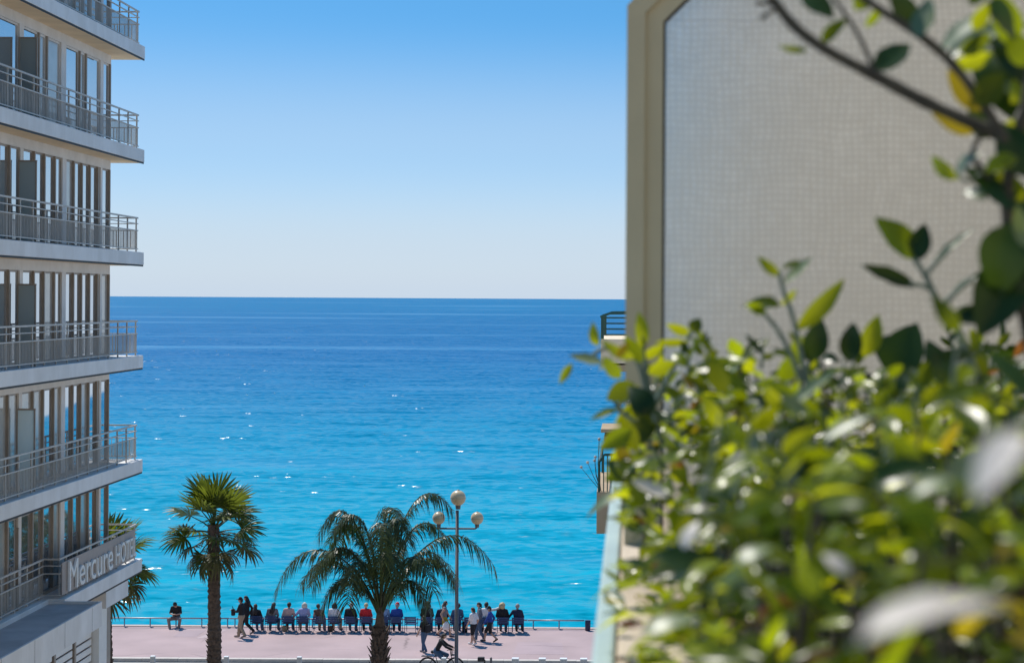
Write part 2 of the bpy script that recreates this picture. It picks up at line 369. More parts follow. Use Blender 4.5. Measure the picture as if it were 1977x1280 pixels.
EDGE = 82.7; KERB = 75.1
def patch(px4, col, nm):
    v = [G(x, y) for x, y in px4]; b = MB(); b.add([(p.x, p.y, z) for z in (.0005, .004) for p in v], [(3, 2, 1, 0), (4, 5, 6, 7), (0, 1, 5, 4), (1, 2, 6, 5), (2, 3, 7, 6), (3, 0, 4, 7)]); structure(b.build('pavement_patch', asphalt(nm, col, 1)))
def asphalt(name, col, joints):
    m = mat(name, col, .85, .11, .45, .25, bscale=14, detail=9)
    n = m.node_tree.nodes; l = m.node_tree.links.new; b = n['Principled BSDF']; src = b.inputs['Base Color'].links[0].from_socket
    t = n.new('ShaderNodeTexCoord')
    vo = n.new('ShaderNodeTexVoronoi'); vo.feature = 'DISTANCE_TO_EDGE'; vo.inputs['Scale'].default_value = .22
    ns = n.new('ShaderNodeTexNoise'); ns.inputs['Scale'].default_value = 1.2; ns.inputs['Detail'].default_value = 6
    mp = n.new('ShaderNodeMix'); mp.data_type = 'RGBA'; mp.inputs[0].default_value = .22
    l(t.outputs['Object'], ns.inputs['Vector']); l(t.outputs['Object'], mp.inputs[6]); l(ns.outputs['Color'], mp.inputs[7]); l(mp.outputs[2], vo.inputs['Vector'])
    cr = n.new('ShaderNodeMapRange'); cr.inputs[1].default_value = .0; cr.inputs[2].default_value = .008; cr.inputs[3].default_value = .55; cr.inputs[4].default_value = 1; l(vo.outputs['Distance'], cr.inputs[0])
    n3 = n.new('ShaderNodeTexNoise'); n3.inputs['Scale'].default_value = .35; l(t.outputs['Object'], n3.inputs['Vector'])
    gate = n.new('ShaderNodeMapRange'); gate.inputs[1].default_value = .5; gate.inputs[2].default_value = .62; l(n3.outputs['Fac'], gate.inputs[0])
    mm = n.new('ShaderNodeMix'); mm.data_type = 'FLOAT'; mm.inputs[2].default_value = 1; l(gate.outputs[0], mm.inputs[0]); l(cr.outputs[0], mm.inputs[3])
    mul = n.new('ShaderNodeMix'); mul.data_type = 'RGBA'; mul.blend_type = 'MULTIPLY'; mul.inputs[0].default_value = 1; l(src, mul.inputs[6]); l(mm.outputs[0], mul.inputs[7])
    l(mul.outputs[2], b.inputs['Base Color'])
    return m
M['prom'] = asphalt('pink_promenade_asphalt', (.43, .315, .312), 1)
M['road'] = asphalt('road_asphalt', (.33, .31, .295), 1)
structure(MB().box(-140, 140, KERB + .3, EDGE - .35, -4.6, 0).build('promenade_pavement', M['prom']))
patch([(334, 1229), (378, 1229), (398, 1216), (352, 1216)], (.40, .30, .31), 'patch_asphalt_a'); patch([(378, 1231.5), (395, 1231.5), (440, 1215), (426, 1215)], (.50, .39, .39), 'patch_asphalt_b'); patch([(990, 1262), (1090, 1263), (1085, 1240), (1000, 1239)], (.43, .32, .33), 'patch_asphalt_c')
structure(MB().box(-140, 140, -30, KERB, -4.6, -.13).build('road', M['road']))
q = MB()
structure(MB().box(-140, 140, EDGE - .345, EDGE, -4.6, .035).build('quay_edge', mat('quay_edge_stone', (.50,.40,.36), .8, .1, 2, .2)))
structure(MB().box(-140, 140, EDGE + .004, EDGE + 7, -5, -3.3).build('beach', mat('grey_pebbles', (.38,.36,.33), .9, .3, 9, .6)))
kb = MB().box(-140, 140, KERB + .03, KERB + .27, -4.6, -.02).build('kerb', mat('kerb_joint', (.30,.22,.20), .9, .1, 3)); structure(kb)
kme = MB().box(-.745, .745, KERB + .005, KERB + .295, -.12, .012).mesh('kerb_stone', M['kerb'])
for i in range(-22, 18): link('kerb_stone', kme, kb, (i * 1.5, 0, random.uniform(-.004, .004)))

# ------------------------------------------------------------------ the hotel on the left
hotel = thing('hotel_building', 'grey hotel with stacked wrap-around balconies and bronze window fins on the left', 'hotel', (-20, 46, 0))
hotel.location = (0, 0, 0)
XW, XS, YC, YW = -15.30, -14.56, 54.0, 53.0
SB = [25.08, 22.02, 18.95, 15.90, 12.84, 9.75, 6.80]   # undersides of the slabs
Y0 = 36.0
MB().box(-32, XW - .12, Y0, YW - .06, 0, 29).build('wall', M['plaster'], hotel)
def layout(i):
    if i == 2: return [52.95, 50.62, 50.05, 47.25, 46.6, 43.6, 42.9], [(52.1, .30), (48.6, .42), (45.25, .32), (41.5, .32)]
    return [52.95, 51.80, 51.04, 50.30, 49.58, 47.95, 47.1, 46.3, 44.45, 43.7, 42.95, 42.2, 40.6, 39.8], [(52.12, .18), (48.72, .34), (45.32, .24), (41.4, .32)]
for i, zb in enumerate(SB):
    zt = zb + .40
    sl_ = MB()
    YS = 46.66 if i == 6 else Y0; XB = XS - .40
    sl_.box(-32, XS, YS, YC, zb + .03, zt)
    if i == 6: sl_.box(-32, XB, Y0, YS - .001, zb + .03, zt)
    bal = sl_.build('balcony', M['slab'], hotel, bevel=.012)
    MB().box(-32, XS - .05, YS, YC - .05, zb, zb + .028).build('soffit', M['soffit'], bal)
    MB().box(XS - .035, XS - .012, YS, YC - .012, zb - .02, zb + .027).build('drip_edge', M['dark'], bal)
    # railing
    xr, yr = XS - .16, YC - .12
    def rail_line(h, t, name):
        r_ = MB(); r_.box(xr - .02, xr + .02, YS, yr + .02, zt + h - t, zt + h); r_.box(-24, xr - .021, yr - .02, yr + .02, zt + h - t, zt + h)
        if i == 6: r_.box(xr - .379, xr - .021, YS, YS + .04, zt + h - t, zt + h); r_.box(xr - .42, xr - .38, Y0, YS - .001, zt + h - t, zt + h)
        r_.build(name, M['rail'], bal)
    rail_line(1.04, .045, 'top_rail'); rail_line(.86, .025, 'middle_rail'); rail_line(.66, .03, 'lower_rail'); rail_line(.11, .03, 'bottom_rail')
    pm = MB().box(xr - .055, xr - .021, -.028, .028, zt - .002, zt + 1.0).mesh('post', M['rail'])
    y = yr - .01; 
    while y > Y0:
        link('post', pm, bal, (-.4 if y < YS else 0, y, 0)); y -= .93
    pm2 = MB().box(-.028, .028, yr - .055, yr - .021, zt - .002, zt + 1.0).mesh('post', M['rail'])
    for k in range(5): link('post', pm2, bal, (xr - .85 - k * .93, 0, 0))
    b_ = MB(); y = yr - .06
    while y > Y0:
        ox = -.4 if y < YS else 0; b_.box(xr - .008 + ox, xr + .008 + ox, y - .008, y + .008, zt + .08, zt + .63); y -= .105
    x = xr - .1
    while x > -21:
        b_.box(x - .008, x + .008, yr - .008, yr + .008, zt + .08, zt + .63); x -= .105
    stuff(b_.build('balusters', M['rail'], bal))
    # storey above this slab
    if i == 0: ztop = 28.6
    else: ztop = SB[i - 1]
    fins, pil = layout(i)
    hd = .27
    MB().box(XW - .119, XW + .02, Y0, YW, ztop - hd, ztop - .002).build('header', M['pilaster'], hotel)
    MB().box(XW - .119, XW + .03, Y0, YW, zt + .002, zt + .09).build('sill', M['brown'], hotel)
    z0, z1 = zt + .092, ztop - hd - .002
    for yy in fins: MB().box(XW - .10, XW + .03, yy - .035, yy + .035, z0, z1).build('window_fin', M['brown'], hotel)
    for yy, wd in pil: MB().box(XW - .10, XW + .02, yy - wd / 2, yy + wd / 2, z0, z1).build('pilaster', M['pilaster'], hotel)
    ed = sorted([(yy - .04, yy + .04) for yy in fins] + [(a - wd / 2, a + wd / 2) for a, wd in pil] + [(Y0, Y0 + .01)])
    for (a0, a1), (b0, b1) in zip(ed, ed[1:]):
        if b0 - a1 < .05: continue
        wn = MB().box(XW - .05, XW - .035, a1 + .002, b0 - .002, z0, z1).build('window_pane', M['curtained'] if random.random() < .16 else M['glass'], hotel)
        fr = MB(); fr.box(XW - .0345, XW - .026, a1 + .002, b0 - .002, z1 - .05, z1); fr.box(XW - .0345, XW - .026, a1 + .002, a1 + .035, z0, z1 - .051); fr.box(XW - .0345, XW - .026, b0 - .035, b0 - .002, z0, z1 - .051)
        fr.build('frame', M['pilaster'] if i == 2 else M['brown'], wn)
    # frosted screens between neighbours, at right angles to the facade
    for yy, h in ((44.95, 2.05), (41.0, 2.05)):
        if yy < 42 and i == 6: continue
        xe = XS - (.62 if i == 6 else .22); s_ = MB().box(XW + .08, xe - .04, yy - .006, yy + .006, zt + .06, zt + h - .04).build('privacy_screen', M['privacy'], hotel)
        f_ = MB(); f_.box(XW + .04, xe, yy - .02, yy + .02, zt + h - .04, zt + h); f_.box(XW + .045, XW + .08, yy - .02, yy + .02, zt + .002, zt + h - .041); f_.box(xe - .04, xe - .005, yy - .02, yy + .02, zt + .002, zt + h - .041)
        f_.build('frame', M['brown'], s_)
# canopy over the pavement
MB().box(XS - .396, -13.66, Y0, 46.60, 6.62, 7.08).build('canopy', M['roofmem'], hotel)
ca = MB().box(-13.659, -13.60, Y0, 46.65, 6.52, 7.15).build('canopy_fascia', M['slab'], hotel)
MB().box(XS - .396, -13.66, 46.601, 46.65, 6.52, 7.15).build('end_fascia', M['slab'], ca)
for yy in (39.2, 41.4, 43.6, 45.8): MB().box(-13.5995, -13.5975, yy - .008, yy + .008, 6.53, 7.14).build('joint', M['lampgrey'], ca)
# ground floor
MB().box(XW - .119, XW + .10, 52.2, 52.99, .002, 6.798).build('corner_pillar', M['brown'], hotel)
MB().box(XW - .119, XW + .22, 51.45, 52.199, 0.002, 6.3).build('pillar', M['white'], hotel)
MB().box(XW - .119, XS - .02, 50.4, 52.6, 6.32, 6.79).build('lintel', M['slab'], hotel)
slat = MB().box(XW - .02, XW + .02, -.74, .74, 0, .17).mesh('slat', M['white'])
for yc in (50.65, 48.9, 47.15, 45.4, 43.65):
    MB().box(XW - .119, XW + .05, yc - .9, yc - .76, .002, 6.3).build('mullion', M['brown'], hotel)
    sc_ = MB().box(XW - .11, XW - .06, yc - .755, yc + .755, .3, 6.3).build('shop_screen', mat('warm_shop_glass', (.30,.19,.13), .3, .3, 1.5), hotel)
    for k in range(26): link('slat', slat, sc_, (0, yc, .4 + k * .225))
# lettering on the lowest balcony
zt = SB[6] + .40
xp = XS - .10
pn = MB().box(xp - .03, xp, 46.75, 53.6, zt + .08, zt + .92).build('sign_panel', M['signpanel'], hotel)
def text(body, size, yy, zz, sx):
    cu = bpy.data.curves.new('tmp', 'FONT'); cu.body = body; cu.size = size; cu.extrude = .03; cu.space_character = 1.02
    o = bpy.data.objects.new('tmp', cu); C.objects.link(o); bpy.context.view_layer.update()
    me = bpy.data.meshes.new_from_object(o.evaluated_get(bpy.context.evaluated_depsgraph_get())); bpy.data.objects.remove(o)
    bm = bmesh.new(); bm.from_mesh(me); bmesh.ops.remove_doubles(bm, verts=bm.verts, dist=1e-5); bm.verts.ensure_lookup_table()
    seen = set(); mw = Matrix.Translation((xp + .045, yy, zz)) @ Euler((R(90), 0, R(90))).to_matrix().to_4x4() @ Matrix.Diagonal((sx, 1, 1, 1))
    for v0 in bm.verts:
        if v0.index in seen: continue
        stack = [v0]; isl = []; seen.add(v0.index)
        while stack:
            q = stack.pop(); isl.append(q)
            for e in q.link_edges:
                w_ = e.other_vert(q)
                if w_.index not in seen: seen.add(w_.index); stack.append(w_)
        ix = {v.index: i for i, v in enumerate(isl)}; fs = {f for v in isl for f in v.link_faces}
        b = MB(); b.add([mw @ v.co for v in isl], [tuple(ix[v.index] for v in f.verts) for f in fs]); b.build('letter', M['white'], pn)
    bm.free(); bpy.data.meshes.remove(me)
text('Mercure', 1.12, 47.05, zt + .13, 1.03)
text('HOTEL', .80, 51.35, zt + .18, .83)

# ------------------------------------------------------------------ apartment building on the right, seen along its front
apt = thing('apartment_building', 'beige apartment front with projecting balconies, glimpsed behind the planter', 'building')
MB().box(1.30, 9, 4.3, 46.0, 0, 24).build('wall', M['beige'], apt)  # far stretch hidden from view, lengthened to bounce sunlight onto the hotel
MB().box(.35, 1.299, 20.0, 27.0, 0, 14.1).build('bay', M['beige'], apt)
MB().box(.2, 9, -6, -1.9, 0, 24).build('terrace_bounce_wall', M['beige'], apt)  # added behind the camera, unseen, to bounce warm sunlight onto frame and plants
MB().box(1.298, 9, -1.898, 4.298, 0, 13.4).build('terrace_floor', mat('terrace_tiles', (.50,.42,.34), .7, .1, 3), apt)
def apt_balcony(z, yn, yf, x0, th=.16):
    return MB().box(x0, .348, yn, yf, z, z + th).build('balcony_slab', M['beige'], apt, bevel=.01)
D = 24.0
a = P(1160, 655, D); apt_balcony(a.z - .35, D, D + 2.6, a.x, .35)
pg = MB(); top = P(1160, 612, D).z; x0 = a.x + .02
for xx in (x0, x0 + .40):
    for yy in (D + .05, D + 2.4): pg.box(xx - .02, xx + .02, yy - .02, yy + .02, a.z + .002, top)
pgo = pg.build('pergola_posts', M['green'], apt)
for k in range(4): MB().box(x0 + .021, .34, D + .04, D + .06, a.z + .05 + k * .075, a.z + .07 + k * .075).build('pergola_slat', M['green'], pgo)
for k in range(6): MB().tube([(x0 - .03, D + k * .48, top), (x0 + .1, D + k * .48, top + .045), (.34, D + k * .48, top + .06)], .016, 6).build('pergola_rib', M['green'], pgo)
for py_, x_, h_ in ((700, 1180, .12), (828, 1160, .05), (842, 1166, .07)):
    b = P(x_, py_, D); MB().box(b.x, .348, D, D + 1.1, b.z - h_, b.z).build('awning_ledge', mat('brown_planter', (.40,.31,.21), .8, .1, 4), apt, bevel=.01)
a = P(1152, 950, D); c = P(1152, 1030, D)
MB().box(a.x, .348, D, D + 2.8, c.z, a.z).build('planter_box', mat('brown_planter', (.40,.31,.21), .8, .1, 4), apt)
rl = MB(); t_ = P(1156, 878, D).z
rl.tube([(a.x + .03, D + .04, a.z), (a.x + .03, D + .04, t_ - .1), (a.x + .1, D + .04, t_), (.3, D + .04, t_)], .02, 6); rl.tube([(a.x + .03, D + 2.7, a.z), (a.x + .03, D + 2.7, t_ - .1), (a.x + .03, D + .04, t_ - .1)], .015, 6)
for k in range(5): rl.tube([(a.x + .09 + k * .05, D + .04, a.z), (a.x + .09 + k * .05, D + .04, t_)], .008, 5)
rl.build('balcony_rail', M['green'], apt)
tw = thing('balcony_twigs', 'thin bare twigs with small seed heads on the far lower balcony', 'plant', (a.x, D + .2, a.z))
for k in range(6):
    x1 = random.uniform(-.22, .03); z1 = random.uniform(.3, .75)
    tb = MB().tube([(0.05, 0, 0), (x1 * .4, random.uniform(-.1, .1), z1 * .5), (x1, random.uniform(-.1, .1), z1)], [.006, .004, .003], 5).build('twig', M['bark'], tw)
    MB().ball((x1, 0, z1), .02, 6, 5).build('seed_head', M['kerb'], tb)

# ------------------------------------------------------------------ glazed screen, parapet and planter of our own balcony
DF = 4.0
scr = thing('balcony_screen', 'wired frosted glass screen in an olive metal frame behind the plants', 'screen', (0, DF, 14.2))
scr.location = (0, 0, 0)
xl = P(1208, 500, DF).x; xi = P(1278, 500, DF).x; wdt = xi - xl
zc = P(1240, 40, DF).z; ZB = 14.46
def ring(o, y0, y1, m, name, wd0, wd1):
    """outline with a cut corner from the post over a slope to the top bar"""
    tx = 1.25; up = .10
    def line(d):   # offset d to the inside
        k = d * .414
        return [(xl + d, ZB), (xl + d, zc + up - .07 - k + .0), (xl + .12 + k, zc + up + .05 - d), (tx, zc + up + .05 - d)]
    A, B = line(wd0), line(wd1); b = MB(); n_ = len(A)
    vs = [(x, y0, z) for x, z in A] + [(x, y0, z) for x, z in B] + [(x, y1, z) for x, z in A] + [(x, y1, z) for x, z in B]; fs = []
    for i in range(n_ - 1):
        fs += [(i, i + 1, n_ + i + 1, n_ + i), (2*n_ + i, 3*n_ + i, 3*n_ + i + 1, 2*n_ + i + 1), (i, 2*n_ + i, 2*n_ + i + 1, i + 1), (n_ + i, n_ + i + 1, 3*n_ + i + 1, 3*n_ + i)]
    fs += [(0, n_, 3*n_, 2*n_), (n_ - 1, 3*n_ - 1, 4*n_ - 1, 2*n_ - 1)]
    b.add(vs, fs); ob = b.build(name, m, o); return ob
ring(scr, DF - .02, DF + .03, M['frame'], 'frame', 0, wdt * .5)
ring(scr, DF - .008, DF + .02, M['frame'], 'inner_frame', wdt * .5, wdt)
ring(scr, DF - .004, DF + .012, M['dark'], 'gasket', wdt, wdt + .006)
pane = MB(); k = wdt + .004
pane.box(xl + k, 1.25, DF, DF + .006, ZB, zc + .0); pane.build('pane', M['wired'], scr)
tp = MB(); zz = zc + .001; tp.add([(xl + k, DF, zz), (1.25, DF, zz), (1.25, DF, zz + .10), (xl + .15, DF, zz + .09), (xl + k, DF, zz + .01),
    (xl + k, DF + .006, zz), (1.25, DF + .006, zz), (1.25, DF + .006, zz + .10), (xl + .15, DF + .006, zz + .09), (xl + k, DF + .006, zz + .01)],
    [(0,1,2,3,4), (9,8,7,6,5), (0,5,6,1), (1,6,7,2), (2,7,8,3), (3,8,9,4), (4,9,5,0)]); tp.build('pane', M['wired'], scr)
MB().box(xl, 1.25, DF - .02, DF + .03, ZB - .08, ZB - .001).build('bottom_bar', M['frame'], scr)

par = thing('balcony_parapet', 'cream stone parapet with pale aqua metal edge below the plants', 'parapet')
PZ = 14.46
xo = P(1141, 1280, (CAMZ - PZ) * F / 705).x
MB().box(xo + .036, .14, .3, 7.0, 13.2, PZ).build('coping', M['stone'], par, bevel=.008)
MB().box(xo, xo + .034, .3, 7.0, 13.2, PZ + .006).build('metal_edge', M['aqua'], par, bevel=.006)
soilbox = thing('planter_trough', 'long stone planter trough full of dark soil behind the parapet', 'planter')
MB().box(.142, 1.25, .3, 3.9, 13.6, 14.42).build('soil', M['soil'], soilbox)
MB().box(1.252, 1.296, .3, 3.9, 13.2, 14.50).build('side_wall', M['stone'], soilbox)

# ------------------------------------------------------------------ leaves near the camera
def leaf_mesh(name, m, bend=.25, fold=.22, wide=.5, n=7, tip=1.3):
    """pointed oval leaf, length 1 along +Y, blade up +Z"""
    vs = []; fs = []
    for i in range(n + 1):
        t = i / n; wv = wide * .5 * (math.sin(math.pi * t ** (1 / tip * 1.05)) ** .85 if 0 < t < 1 else 0.0) + (.012 if i == 0 else .0)
        zc_ = -bend * t * t; yc_ = t * (1 - .12 * bend * t)
        rp = .015 * math.sin(t * 17 + bend * 9)
        for sx in (-1, -.55, 0, .55, 1):
            vs.append((sx * wv, yc_, zc_ + fold * abs(sx) * wv + rp * abs(sx)))
    for i in range(n):
        for j in range(4):
            a = i * 5 + j; fs.append((a, a + 1, a + 6, a + 5))
    b = MB(); b.add(vs, fs); me = b.mesh(name, m, True); return me
LM = {}
for key, mk in (('g', 'leaf'), ('b', 'leaf_bright'), ('y', 'leaf_yellow'), ('d', 'leaf_dark'), ('r', 'leaf_rust'), ('p', 'leaf_pale'), ('w', 'leaf_glare')):
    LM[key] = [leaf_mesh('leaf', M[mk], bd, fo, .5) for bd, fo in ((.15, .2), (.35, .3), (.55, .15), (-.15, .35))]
def leaf_matrix(base, tip, width_ratio, up):
    d = tip - base; ln = d.length; y = d / ln
    x = y.cross(up)
    if x.length < 1e-4: x = Vector((1, 0, 0))
    x.normalize(); z = x.cross(y)
    m = Matrix((x, y, z)).transposed().to_4x4()
    return Matrix.Translation(base) @ m @ Matrix.Diagonal((ln * width_ratio * 2, ln, ln, 1))
def glint(A):
    """the way a leaf at A has to face to mirror the sun to the eye"""
    return (sdir + (Vector((0, 0, CAMZ)) - A).normalized()).normalized()
def put_leaf(parent, key, b0, b1, wpx, D0, D1=None, tilt=None):
    D1 = D0 if D1 is None else D1
    A = P(*b0, D0); B = P(*b1, D1)
    px_len = math.hypot(b1[0] - b0[0], b1[1] - b0[1])
    rt = wpx / px_len
    # roughly facing the camera, leaned back so that the sky lights it
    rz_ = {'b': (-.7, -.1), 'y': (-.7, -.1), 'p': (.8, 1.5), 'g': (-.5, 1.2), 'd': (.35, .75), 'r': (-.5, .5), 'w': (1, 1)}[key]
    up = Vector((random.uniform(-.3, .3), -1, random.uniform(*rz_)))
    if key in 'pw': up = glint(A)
    o = link('leaf', random.choice(LM[key]), parent)
    o.matrix_world = leaf_matrix(A, B, rt, up)
    return o
def px_tube(parent, name, m, pts, D0, rpx0, rpx1, D1=None):
    D1 = D0 if D1 is None else D1; n_ = len(pts)
    ds = [D0 + (D1 - D0) * i / (n_ - 1) for i in range(n_)]
    pp = [P(x, y, d) for (x, y), d in zip(pts, ds)]
    # smooth the line
    out = []; rr = []
    for i in range(n_ - 1):
        p0 = pp[max(i - 1, 0)]; p1 = pp[i]; p2 = pp[i + 1]; p3 = pp[min(i + 2, n_ - 1)]
        for k in range(5):
            t = k / 5
            out.append(.5 * ((2 * p1) + (p2 - p0) * t + (2 * p0 - 5 * p1 + 4 * p2 - p3) * t * t + (3 * p1 - p0 - 3 * p2 + p3) * t ** 3))
            f_ = (i + t) / (n_ - 1); rr.append((rpx0 + (rpx1 - rpx0) * f_) / F * D0 * (1 + random.uniform(-.1, .1)))
    out.append(pp[-1]); rr.append(rpx1 / F * D0)
    return MB().tube(out, rr, 7).build(name, m, parent, True)
DC = 2.2
cit = thing('citrus_shrub', 'citrus branches with dark and yellowing leaves reaching in from the right edge', 'shrub')
px_tube(cit, 'branch', M['bark'], [(2010, 760), (1985, 640), (1958, 520), (1944, 400), (1950, 330), (1962, 275), (1985, 180), (2000, 60)], DC, 15, 11)
px_tube(cit, 'branch', M['bark'], [(1962, 275), (1900, 248), (1790, 200), (1690, 147), (1600, 100), (1530, 48), (1470, -30)], DC, 14, 10)
px_tube(cit, 'branch', M['bark'], [(1942, 275), (1890, 190), (1830, 115), (1770, 65), (1700, 20), (1630, -30)], DC - .05, 11, 8)
px_tube(cit, 'branch', M['bark'], [(1692, 147), (1655, 65), (1605, -10)], DC, 5, 4)
px_tube(cit, 'branch', M['bark'], [(1900, 250), (1878, 296), (1905, 340), (1950, 405)], DC, 5, 7)
px_tube(cit, 'branch', M['stem'], [(1900, 330), (1870, 350), (1845, 335)], DC, 4, 3)
px_tube(cit, 'branch', M['bark'], [(1500, 20), (1480, 28), (1470, 38)], DC, 3, 6)
px_tube(cit, 'branch', M['bark'], [(1490, 10), (1470, 8), (1460, 5)], DC, 3, 6)
for k_, a, b, w_ in [('d', (1690, 140), (1760, 72), 46), ('g', (1588, 85), (1622, 28), 30), ('b', (1560, 97), (1498, 98), 15), ('d', (1550, -10), (1612, 28), 44), ('d', (1770, 62), (1725, -25), 46),
    ('p', (1775, 75), (1800, 5), 46), ('p', (1828, 118), (1985, -5), 70), ('d', (1955, 230), (1890, 15), 90), ('b', (1838, 125), (1935, 112), 36), ('g', (1850, 100), (1925, 70), 34), ('y', (1895, 215), (1832, 135), 46),
    ('g', (1885, 205), (1935, 150), 50), ('y', (1888, 252), (1800, 232), 34), ('d', (1985, 170), (1935, 5), 80), ('b', (1850, 346), (1776, 303), 30), ('p', (1846, 338), (1862, 285), 42), ('p', (1905, 385), (1862, 352), 30),
    ('d', (1955, 405), (1898, 300), 66), ('d', (1985, 345), (1935, 225), 76), ('d', (1950, 430), (1925, 570), 96), ('d', (1972, 480), (1890, 660), 104), ('d', (1950, 600), (1835, 612), 50),
    ('g', (1975, 300), (2010, 200), 60), ('b', (1950, 200), (1990, 140), 40), ('d', (1900, 10), (1990, 60), 70), ('g', (1930, 60), (1880, 90), 40), ('d', (1985, 560), (1960, 420), 70), ('g', (1960, 300), (1900, 345), 36),
    ('p', (1960, 180), (1920, 150), 30), ('p', (1815, 100), (1905, 8), 60), ('g', (1960, 90), (1925, -20), 60), ('b', (1985, 250), (1925, 240), 40), ('b', (1975, 390), (1925, 330), 44), ('g', (1990, 440), (1975, 340), 50), ('d', (1960, 330), (2000, 260), 60), ('b', (1880, 60), (1905, 5), 34), ('g', (1990, 130), (1950, 60), 60), ('d', (1905, 270), (1870, 200), 44), ('p', (1985, 480), (1968, 395), 40), ('g', (1870, 10), (1920, -30), 40), ('d', (1990, 420), (1935, 330), 60), ('g', (1650, 20), (1690, -30), 36), ('g', (1700, 15), (1670, 60), 18)]:
    d_ = DC + random.uniform(-.08, .08); put_leaf(cit, k_, a, b, w_, d_, d_ + random.uniform(-.03, .03))
DS = 2.7
sa = thing('leafy_shoot', 'slim upright shoot with bright yellow-green leaves against the left half of the frosted glass', 'shoot', group='young shoots above the hedge')
px_tube(sa, 'stem', M['stem'], [(1565, 760), (1548, 690), (1530, 610), (1512, 560), (1505, 525)], DS, 6, 4)
px_tube(sa, 'stem', M['stem'], [(1550, 740), (1525, 680), (1500, 635), (1475, 605)], DS, 6, 4)
for k_, a, b, w_ in [('b', (1507, 532), (1458, 498), 22), ('p', (1515, 548), (1572, 505), 34), ('g', (1510, 520), (1556, 490), 14), ('g', (1508, 590), (1432, 575), 36), ('b', (1508, 588), (1546, 562), 16),
    ('b', (1535, 638), (1655, 538), 38), ('g', (1480, 605), (1440, 585), 22), ('b', (1540, 660), (1520, 640), 12)]: put_leaf(sa, k_, a, b, w_, DS)
sb_ = thing('leafy_shoot', 'branching grey-green shoot with dark leaves in front of the frosted glass, beside the citrus', 'shoot', group='young shoots above the hedge')
px_tube(sb_, 'stem', M['stem'], [(1890, 740), (1850, 640), (1812, 585), (1788, 535), (1765, 500)], DS - .2, 9, 5)
px_tube(sb_, 'stem', M['stem'], [(1800, 560), (1775, 550), (1755, 548)], DS - .2, 5, 4)
px_tube(sb_, 'stem', M['stem'], [(1788, 530), (1810, 505), (1835, 480)], DS - .2, 5, 4)
px_tube(sb_, 'stem', M['stem'], [(1820, 590), (1850, 560), (1880, 535)], DS - .2, 6, 4)
for k_, a, b, w_ in [('g', (1766, 502), (1704, 405), 62), ('d', (1768, 505), (1785, 428), 46), ('d', (1768, 555), (1658, 522), 38), ('p', (1800, 518), (1876, 428), 22), ('p', (1830, 580), (1912, 506), 24), ('d', (1840, 620), (1900, 585), 34)]:
    put_leaf(sb_, k_, a, b, w_, DS - .2)
sc2 = thing('leafy_shoot', 'pale-tipped sprig spilling left over the parapet in front of the sea', 'shoot', group='young shoots above the hedge')
DL = 3.2
px_tube(sc2, 'stem', M['stem'], [(1280, 860), (1250, 760), (1225, 690), (1170, 672), (1140, 690)], DL, 6, 4)
px_tube(sc2, 'stem', M['stem'], [(1260, 780), (1245, 700), (1240, 650)], DL, 5, 4)
px_tube(sc2, 'stem', M['stem'], [(1260, 790), (1310, 690), (1335, 640)], DL, 5, 4)
px_tube(sc2, 'stem', M['stem'], [(1280, 900), (1230, 820), (1190, 790)], DL, 5, 4)
for k_, a, b, w_ in [('b', (1240, 672), (1239, 598), 28), ('b', (1155, 668), (1136, 622), 24), ('p', (1165, 702), (1098, 694), 34), ('g', (1105, 702), (1078, 742), 18), ('p', (1182, 690), (1160, 718), 24), ('b', (1225, 690), (1150, 672), 26),
    ('b', (1240, 690), (1285, 668), 24), ('g', (1195, 790), (1135, 806), 20), ('g', (1225, 740), (1165, 775), 40), ('b', (1335, 645), (1288, 622), 24), ('g', (1335, 642), (1352, 612), 28), ('b', (1330, 660), (1265, 655), 20),
    ('g', (1240, 700), (1205, 650), 30), ('b', (1250, 720), (1310, 700), 30), ('d', (1260, 800), (1215, 740), 50), ('g', (1270, 820), (1180, 850), 50), ('p', (1215, 770), (1190, 740), 30), ('y', (1190, 690), (1215, 660), 16),
    ('g', (1220, 830), (1160, 870), 40), ('b', (1215, 860), (1170, 905), 34), ('g', (1230, 900), (1165, 925), 44), ('d', (1220, 930), (1175, 880), 40), ('p', (1205, 955), (1120, 965), 34), ('b', (1240, 780), (1185, 815), 34), ('g', (1200, 730), (1160, 690), 30),
    ('g', (1255, 960), (1190, 950), 46), ('y', (1215, 905), (1190, 850), 26), ('b', (1230, 870), (1200, 800), 34), ('p', (1290, 905), (1225, 880), 40), ('g', (1345, 730), (1420, 690), 44), ('g', (1420, 740), (1440, 690), 34)]: d_ = DL + random.uniform(-.15, .15); put_leaf(sc2, k_, a, b, w_, d_)

